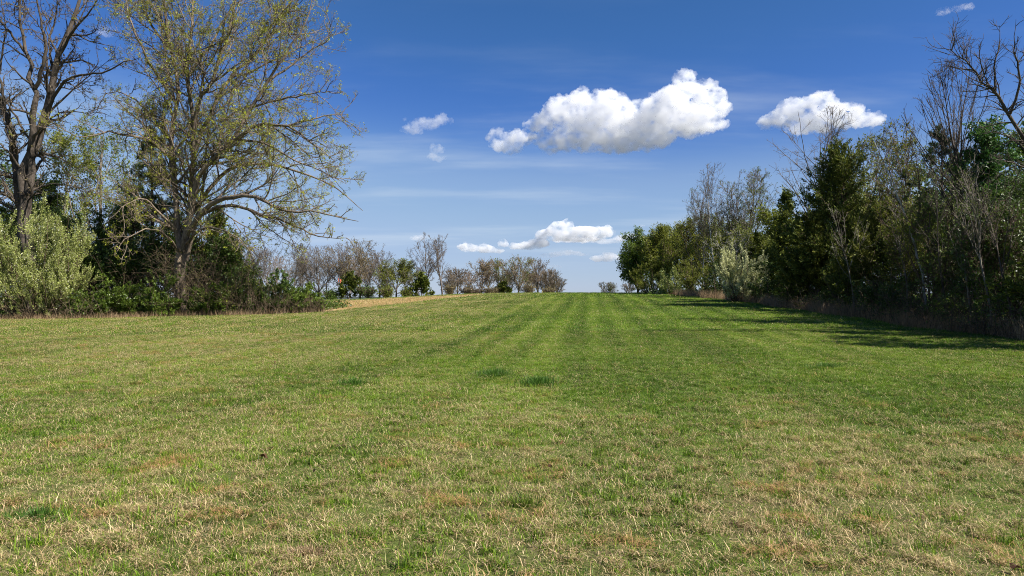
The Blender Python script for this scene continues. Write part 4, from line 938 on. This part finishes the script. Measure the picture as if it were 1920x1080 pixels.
dead_leaf(494, 857, .05, 621, 'reddish brown dead leaf lying in the lower left grass')
dead_leaf(1032, 876, .035, 622, 'dark brown dead leaf lying near the lower middle')
dead_leaf(1905, 1066, .04, 623, 'brown dead leaf in the bottom right corner')

# ---- dry tall stalks at the hedgerow feet (nobody could count them)
def stalks(name, label, P, h, seed, w=.012):
    g = R(seed); n = len(P)
    S = np.stack([P[:, 0], P[:, 1], gz(P[:, 0], P[:, 1]) - .02], 1)
    D = np.stack([g.normal(0, .22, n), g.normal(0, .22, n), np.ones(n)], 1)
    p, _ = grow(g, S, D, h*g.uniform(.4, 1.3, n), np.full(n, .003), .001, 4, .08, -.05)
    az = g.uniform(0, 2*pi, n); sd = np.stack([np.cos(az), np.sin(az), 0*az], 1)[:, None, :]
    wd = (w/2*np.array([1, .9, .6, .3]))[None, :, None]
    V = np.stack([p-sd*wd, p+sd*wd], 2).reshape(-1, 3); i = (np.arange(n)*8)[:, None]; k = np.arange(3)[None]*2
    Q = np.stack([i+k, i+k+1, i+k+3, i+k+2], -1).reshape(-1, 4)
    o = link(name, make_mesh(name, V, Q, M['straw'], np.repeat(g.random(n), 8))); tag(o, label, 'dry grass', kind='stuff')
g = R(77)
n = 3600; px_ = g.uniform(-40, 625, n); yy = np.interp(px_, [-40, 100, 330, 480, 625], [41.3, 41.2, 43.2, 44.0, 46.2]) + np.abs(g.normal(0, .8, n))
stalks('dry_grass', 'tan dead stalks along the foot of the left hedgerow', np.stack([(px_-960)/F*yy, yy], 1), .38, 701, .012)
n = 14000; yy = 16 + (g.random(n)**1.3)*50; xx = 15.35 + np.abs(g.normal(0, .45, n)) + .25*np.sin(yy*.9)
stalks('dry_grass', 'tan dead stalks along the foot of the right hedgerow', np.stack([xx, yy], 1), .62, 702, .011)
# leaf litter and dark undergrowth carpet
def carpet(name, label, P, size, mat, seed, kind='stuff', zj=.25):
    g = R(seed); n = len(P); S = np.stack([P[:, 0], P[:, 1], gz(P[:, 0], P[:, 1]) + (.02 if zj < .02 else 0) + np.abs(g.normal(0, zj, n))], 1)
    pts = np.stack([S, S + g.normal(size=(n, 3))*.1], 1); V, Q, r = leaves(g, pts, n, size, .6, 1., .02)
    o = link(name, make_mesh(name, V, Q, M[mat], r)); tag(o, label, 'undergrowth', kind=kind)
n = 40000; P = np.stack([g.uniform(-46, -13.5, n), g.uniform(45, 56, n)], 1); P[:, 1] += np.where(P[:, 0] > -20, 1.5, 0)
carpet('undergrowth', 'dark leafy ground cover beneath the left hedgerow', P, .14, 'green_dark', 711)
n = 45000; P = np.stack([g.uniform(16.3, 27, n), 13 + g.random(n)*75], 1)
carpet('undergrowth', 'dark leafy ground cover beneath the right hedgerow', P, .12, 'green_dark', 712, zj=.3)
n = 26000; P = np.stack([16.0+np.abs(g.normal(0, 1.2, n)), 14 + g.random(n)*55], 1)
carpet('leaf_litter', 'brown fallen leaves beneath the right hedgerow', P, .1, 'dead', 713, zj=.05)

n = 450; yy = 4.5 + 24*g.random(n)**.8; P = np.stack([g.uniform(-.8, .8, n)*yy, yy], 1)
carpet('fallen_leaves', 'small brown dead leaves strewn thinly over the near meadow', P, .03, 'dead', 714, zj=.012)
# ------------------------------------------------------------------ clouds
def mat_cloud(name, dens, s, fs, lo):
    m, t, N, L = nt(name)
    v = N.new('ShaderNodeVolumePrincipled'); v.inputs['Color'].default_value = (.965, .965, .97, 1); v.inputs['Density'].default_value = dens
    v.inputs['Anisotropy'].default_value = .0
    tc = N.new('ShaderNodeTexCoord'); mp = N.new('ShaderNodeMapping'); mp.inputs['Scale'].default_value = (1/s, 1/s, 1.25/s); L.new(tc.outputs['Object'], mp.inputs['Vector'])
    nz = noise(N, L, mp.outputs[0], fs, 5, .62)
    L.new(math_(N, L, 'MULTIPLY', smooth(N, L, nz, lo, lo+.22), dens), v.inputs['Density'])
    o = N.new('ShaderNodeOutputMaterial'); L.new(v.outputs[0], o.inputs['Volume'])
    return m
def icos(sub=2):
    import bmesh
    bm = bmesh.new(); bmesh.ops.create_icosphere(bm, subdivisions=sub, radius=1)
    V = np.array([v.co[:] for v in bm.verts]); T_ = np.array([[v.index for v in f.verts] for f in bm.faces]); bm.free(); return V, T_
IV, IT = icos(2)
def cloud(blobs, D, dens, seed, label, vox=1.8, puffs=12, flat=.5, disp=5.0, fs=.045, lo=.40, rate=.1, group='clouds in the blue sky'):
    """blobs: (px, row, rx, ry) in photo pixels at distance D; each blob gets real depth"""
    g = R(seed); s = D/F; V, T_, n = [], [], 0
    c0 = pix(np.mean([b[0] for b in blobs]), np.mean([b[1] for b in blobs]), D)
    def add(c, r):
        nonlocal n
        V.append(IV*r + c); T_.append(IT + n); n += len(IV)
    for px, row, rx, ry in blobs:
        c = pix(px, row, D) - c0; c[1] += g.normal(0, .25)*rx*s; r = np.array([rx, max(rx, ry)*1.0, ry])*s*1.08
        add(c, r)
        for k in range(puffs):
            d = norm(g.normal(size=3)); d[2] = d[2] if d[2] > -.2 else d[2]*flat
            rr = ry*s*g.uniform(.18, .5)
            add(c + d*r*g.uniform(.75, 1.0), np.array([rr*1.15, rr*1.15, rr]))
    me = make_mesh('cloud', np.concatenate(V), np.concatenate(T_), mat_cloud('cloud vapour', dens/s, s, fs, lo))
    o = link('cloud', me, loc=c0)
    ext = max(b[0]+b[2] for b in blobs) - min(b[0]-b[2] for b in blobs); me.materials[0].cycles.volume_step_rate = min(1.0, 4.0/(ext*.1)); tag(o, label, 'cloud', group)
    md = o.modifiers.new('union', 'REMESH'); md.mode = 'VOXEL'; md.voxel_size = vox*s; md.use_smooth_shade = True
    for sc_, st in ((22, disp*1.6), (9, disp*1.1), (4, disp*.6)):
        tx = bpy.data.textures.new('cloud noise', 'CLOUDS'); tx.noise_scale = sc_*s; tx.noise_depth = 3
        md = o.modifiers.new('billows', 'DISPLACE'); md.texture = tx; md.texture_coords = 'GLOBAL'; md.strength = st*s*2; md.mid_level = .52
    return o
cloud([(1050,212,36,28),(1090,205,40,34),(1135,212,48,38),(1030,268,20,20),(1060,262,26,22),(1110,250,46,32),(1190,225,52,40),(1165,262,45,22),(1240,220,50,44),(1285,190,46,40),(1325,195,38,32),(1350,196,20,20),(1290,232,50,28),(1335,235,26,13),(1225,258,45,20),(1015,232,26,18),(1004,262,18,9)],
      5200, .06, 801, 'largest white cloud with a grey base in the middle of the sky')
cloud([(938,262,20,20),(965,262,24,18),(990,255,14,10),(930,278,16,8),(960,278,22,8)], 5150, .05, 802, 'small ragged white cloud touching the left of the largest one', puffs=10, disp=6)
cloud([(1450,228,28,12),(1490,212,34,24),(1530,205,34,28),(1580,214,42,22),(1630,222,34,14),(1540,228,60,14)], 5600, .06, 803, 'rounded white cloud above the right hedgerow trees')
cloud([(770,242,22,7),(800,230,28,9),(828,226,22,9),(758,222,6,4)], 5200, .022, 804, 'thin stretched cloud left of the largest one', puffs=8, disp=6)
cloud([(818,278,14,9),(810,292,10,7),(825,297,16,4)], 5200, .022, 805, 'small thin cloud wisp below the stretched cloud', puffs=8, disp=5)
cloud([(1020,440,18,10),(1050,432,24,16),(1062,424,14,11),(1095,438,34,12),(1128,438,20,12),(1080,446,50,6)], 9500, .10, 806, 'white heaped cloud low over the far trees', vox=1.3, disp=2.6)
cloud([(985,460,26,7),(1010,456,22,9),(968,462,12,5)], 9600, .08, 807, 'small low cloud left below the heaped one', vox=1.2, disp=2.2)
cloud([(880,464,22,9),(908,466,20,8),(930,470,16,4),(942,457,10,7)], 9600, .08, 808, 'low white cloud right above the tan far tree', vox=1.2, disp=2.2)
cloud([(1120,484,16,6),(1140,482,20,8),(1160,484,14,5)], 9800, .07, 809, 'lowest cloud just left of the right hedgerow end', vox=1.2, disp=2)
cloud([(1185,443,14,6),(1160,448,12,4),(1205,424,8,3)], 9700, .04, 810, 'faint cloud scrap beside the top of the right hedgerow end', vox=1.2, disp=2)
cloud([(1140,452,30,4),(1170,446,22,5),(1110,452,20,3)], 9700, .03, 814, 'flat faint veil of cloud between the heaped cloud and the right hedgerow', vox=1.2, disp=2, puffs=8)
cloud([(1060,474,30,4),(1030,480,22,4),(1090,478,16,3)], 9900, .018, 815, 'very faint flat cloud streak beneath the heaped cloud', vox=1.2, disp=2, puffs=8)
cloud([(1014,496,16,3),(1040,500,14,3)], 9950, .018, 816, 'faintest cloud streak low above the last far trees', vox=1.2, disp=2, puffs=8)
cloud([(785,446,16,5),(796,443,9,4)], 9700, .03, 811, 'faint low cloud above the tall far pair', vox=1.2, disp=2)
cloud([(1768,24,16,4),(1795,17,18,6),(1818,12,14,5)], 5200, .02, 812, 'thin wisp near the top right corner', puffs=8, disp=6)
cloud([(195,60,16,6),(208,55,8,4)], 5200, .015, 813, 'faint wisp seen between the oak and the maple crowns', puffs=8, disp=5)

# ------------------------------------------------------------------ sun, sky, camera
SUN_EL, SUN_AZ = 43.0, 117.0        # azimuth clockwise from +Y
w = bpy.data.worlds.new('World'); scene.world = w; w.use_nodes = True
t = w.node_tree; N, L = t.nodes, t.links; N.clear()
sky = N.new('ShaderNodeTexSky'); sky.sky_type = 'NISHITA'; sky.sun_disc = False
sky.sun_elevation = radians(SUN_EL); sky.sun_rotation = radians(SUN_AZ); sky.altitude = 2000; sky.air_density = 1.0; sky.dust_density = 1.0; sky.ozone_density = 3
k1 = mixrgb(N, L, 1.0, sky.outputs[0], (.126, .126, .126)); k1.node.blend_type = 'MULTIPLY'
cv = N.new('ShaderNodeRGBCurve'); L.new(k1, cv.inputs['Color'])
for ch, ptsc in enumerate((((.0, .0), (.124, .048), (.175, .078), (.262, .258), (.735, .474), (1, .56)), ((.0, .0), (.217, .152), (.30, .205), (.435, .415), (.834, .571), (1, .62)), ((.0, .0), (.414, .42), (.53, .56), (.707, .70), (.78, .72), (1, .8)))):
    c_ = cv.mapping.curves[ch]; c_.points[0].location = ptsc[0]; c_.points[-1].location = ptsc[-1]
    for p_ in ptsc[1:-1]: c_.points.new(*p_)
cv.mapping.update()
hs = mixrgb(N, L, 1.0, cv.outputs[0], (7.94, 7.94, 7.94)); hs.node.blend_type = 'MULTIPLY'
# faint high cirrus streaks
tc = N.new('ShaderNodeTexCoord'); sp = N.new('ShaderNodeSeparateXYZ'); L.new(tc.outputs['Generated'], sp.inputs[0])
inv = math_(N, L, 'DIVIDE', 1.0, math_(N, L, 'ADD', math_(N, L, 'MAXIMUM', sp.outputs['Z'], 0.0), .06))
cx = N.new('ShaderNodeCombineXYZ'); L.new(math_(N, L, 'MULTIPLY', math_(N, L, 'MULTIPLY', sp.outputs['X'], inv), .35), cx.inputs[0]); L.new(math_(N, L, 'MULTIPLY', math_(N, L, 'MULTIPLY', sp.outputs['Y'], inv), .9), cx.inputs[1])
ci = noise(N, L, cx.outputs[0], 1.1, 6, .55)
cm = math_(N, L, 'MULTIPLY', smooth(N, L, ci, .45, .75), math_(N, L, 'MULTIPLY', smooth(N, L, sp.outputs['Z'], .02, .1), math_(N, L, 'SUBTRACT', 1.0, smooth(N, L, sp.outputs['Z'], .2, .45))))
mx = mixrgb(N, L, math_(N, L, 'MULTIPLY', cm, .45), hs, (5.2, 6.0, 6.9))
bg = N.new('ShaderNodeBackground'); bg.inputs['Strength'].default_value = .064; L.new(mx, bg.inputs['Color'])
wo = N.new('ShaderNodeOutputWorld'); L.new(bg.outputs[0], wo.inputs[0])

sl = bpy.data.lights.new('sun', 'SUN'); sl.energy = 4.8; sl.angle = radians(.53); sl.color = (1, .955, .88)
so = bpy.data.objects.new('sun', sl); col.objects.link(so)
el, az = radians(SUN_EL), radians(SUN_AZ)
from mathutils import Vector
sd = Vector((math.sin(az)*math.cos(el), math.cos(az)*math.cos(el), math.sin(el)))
so.rotation_euler = sd.to_track_quat('Z', 'Y').to_euler(); so.location = sd*100

cd = bpy.data.cameras.new('camera'); cd.lens = 24; cd.sensor_width = 36; cd.clip_start = .1; cd.clip_end = 30000
cd.shift_y = (HOR-540)/1920
co = bpy.data.objects.new('camera', cd); col.objects.link(co); co.location = (0, 0, EYE); co.rotation_euler = (radians(90), 0, 0)
scene.camera = co
vs = scene.view_settings; vs.view_transform = 'Standard'; vs.look = 'None'; vs.exposure = 1.0; vs.gamma = 1; vs.use_curve_mapping = False
c = scene.cycles; c.max_bounces = 14; c.diffuse_bounces = 4; c.glossy_bounces = 2; c.transmission_bounces = 4; c.volume_bounces = 14; c.transparent_max_bounces = 8
c.filter_width = 1.0; c.denoising_prefilter = 'NONE'; c.use_denoising = True; c.denoiser = 'OPENIMAGEDENOISE'; c.use_adaptive_sampling = True; c.adaptive_threshold = .01
c.sample_clamp_indirect = 6
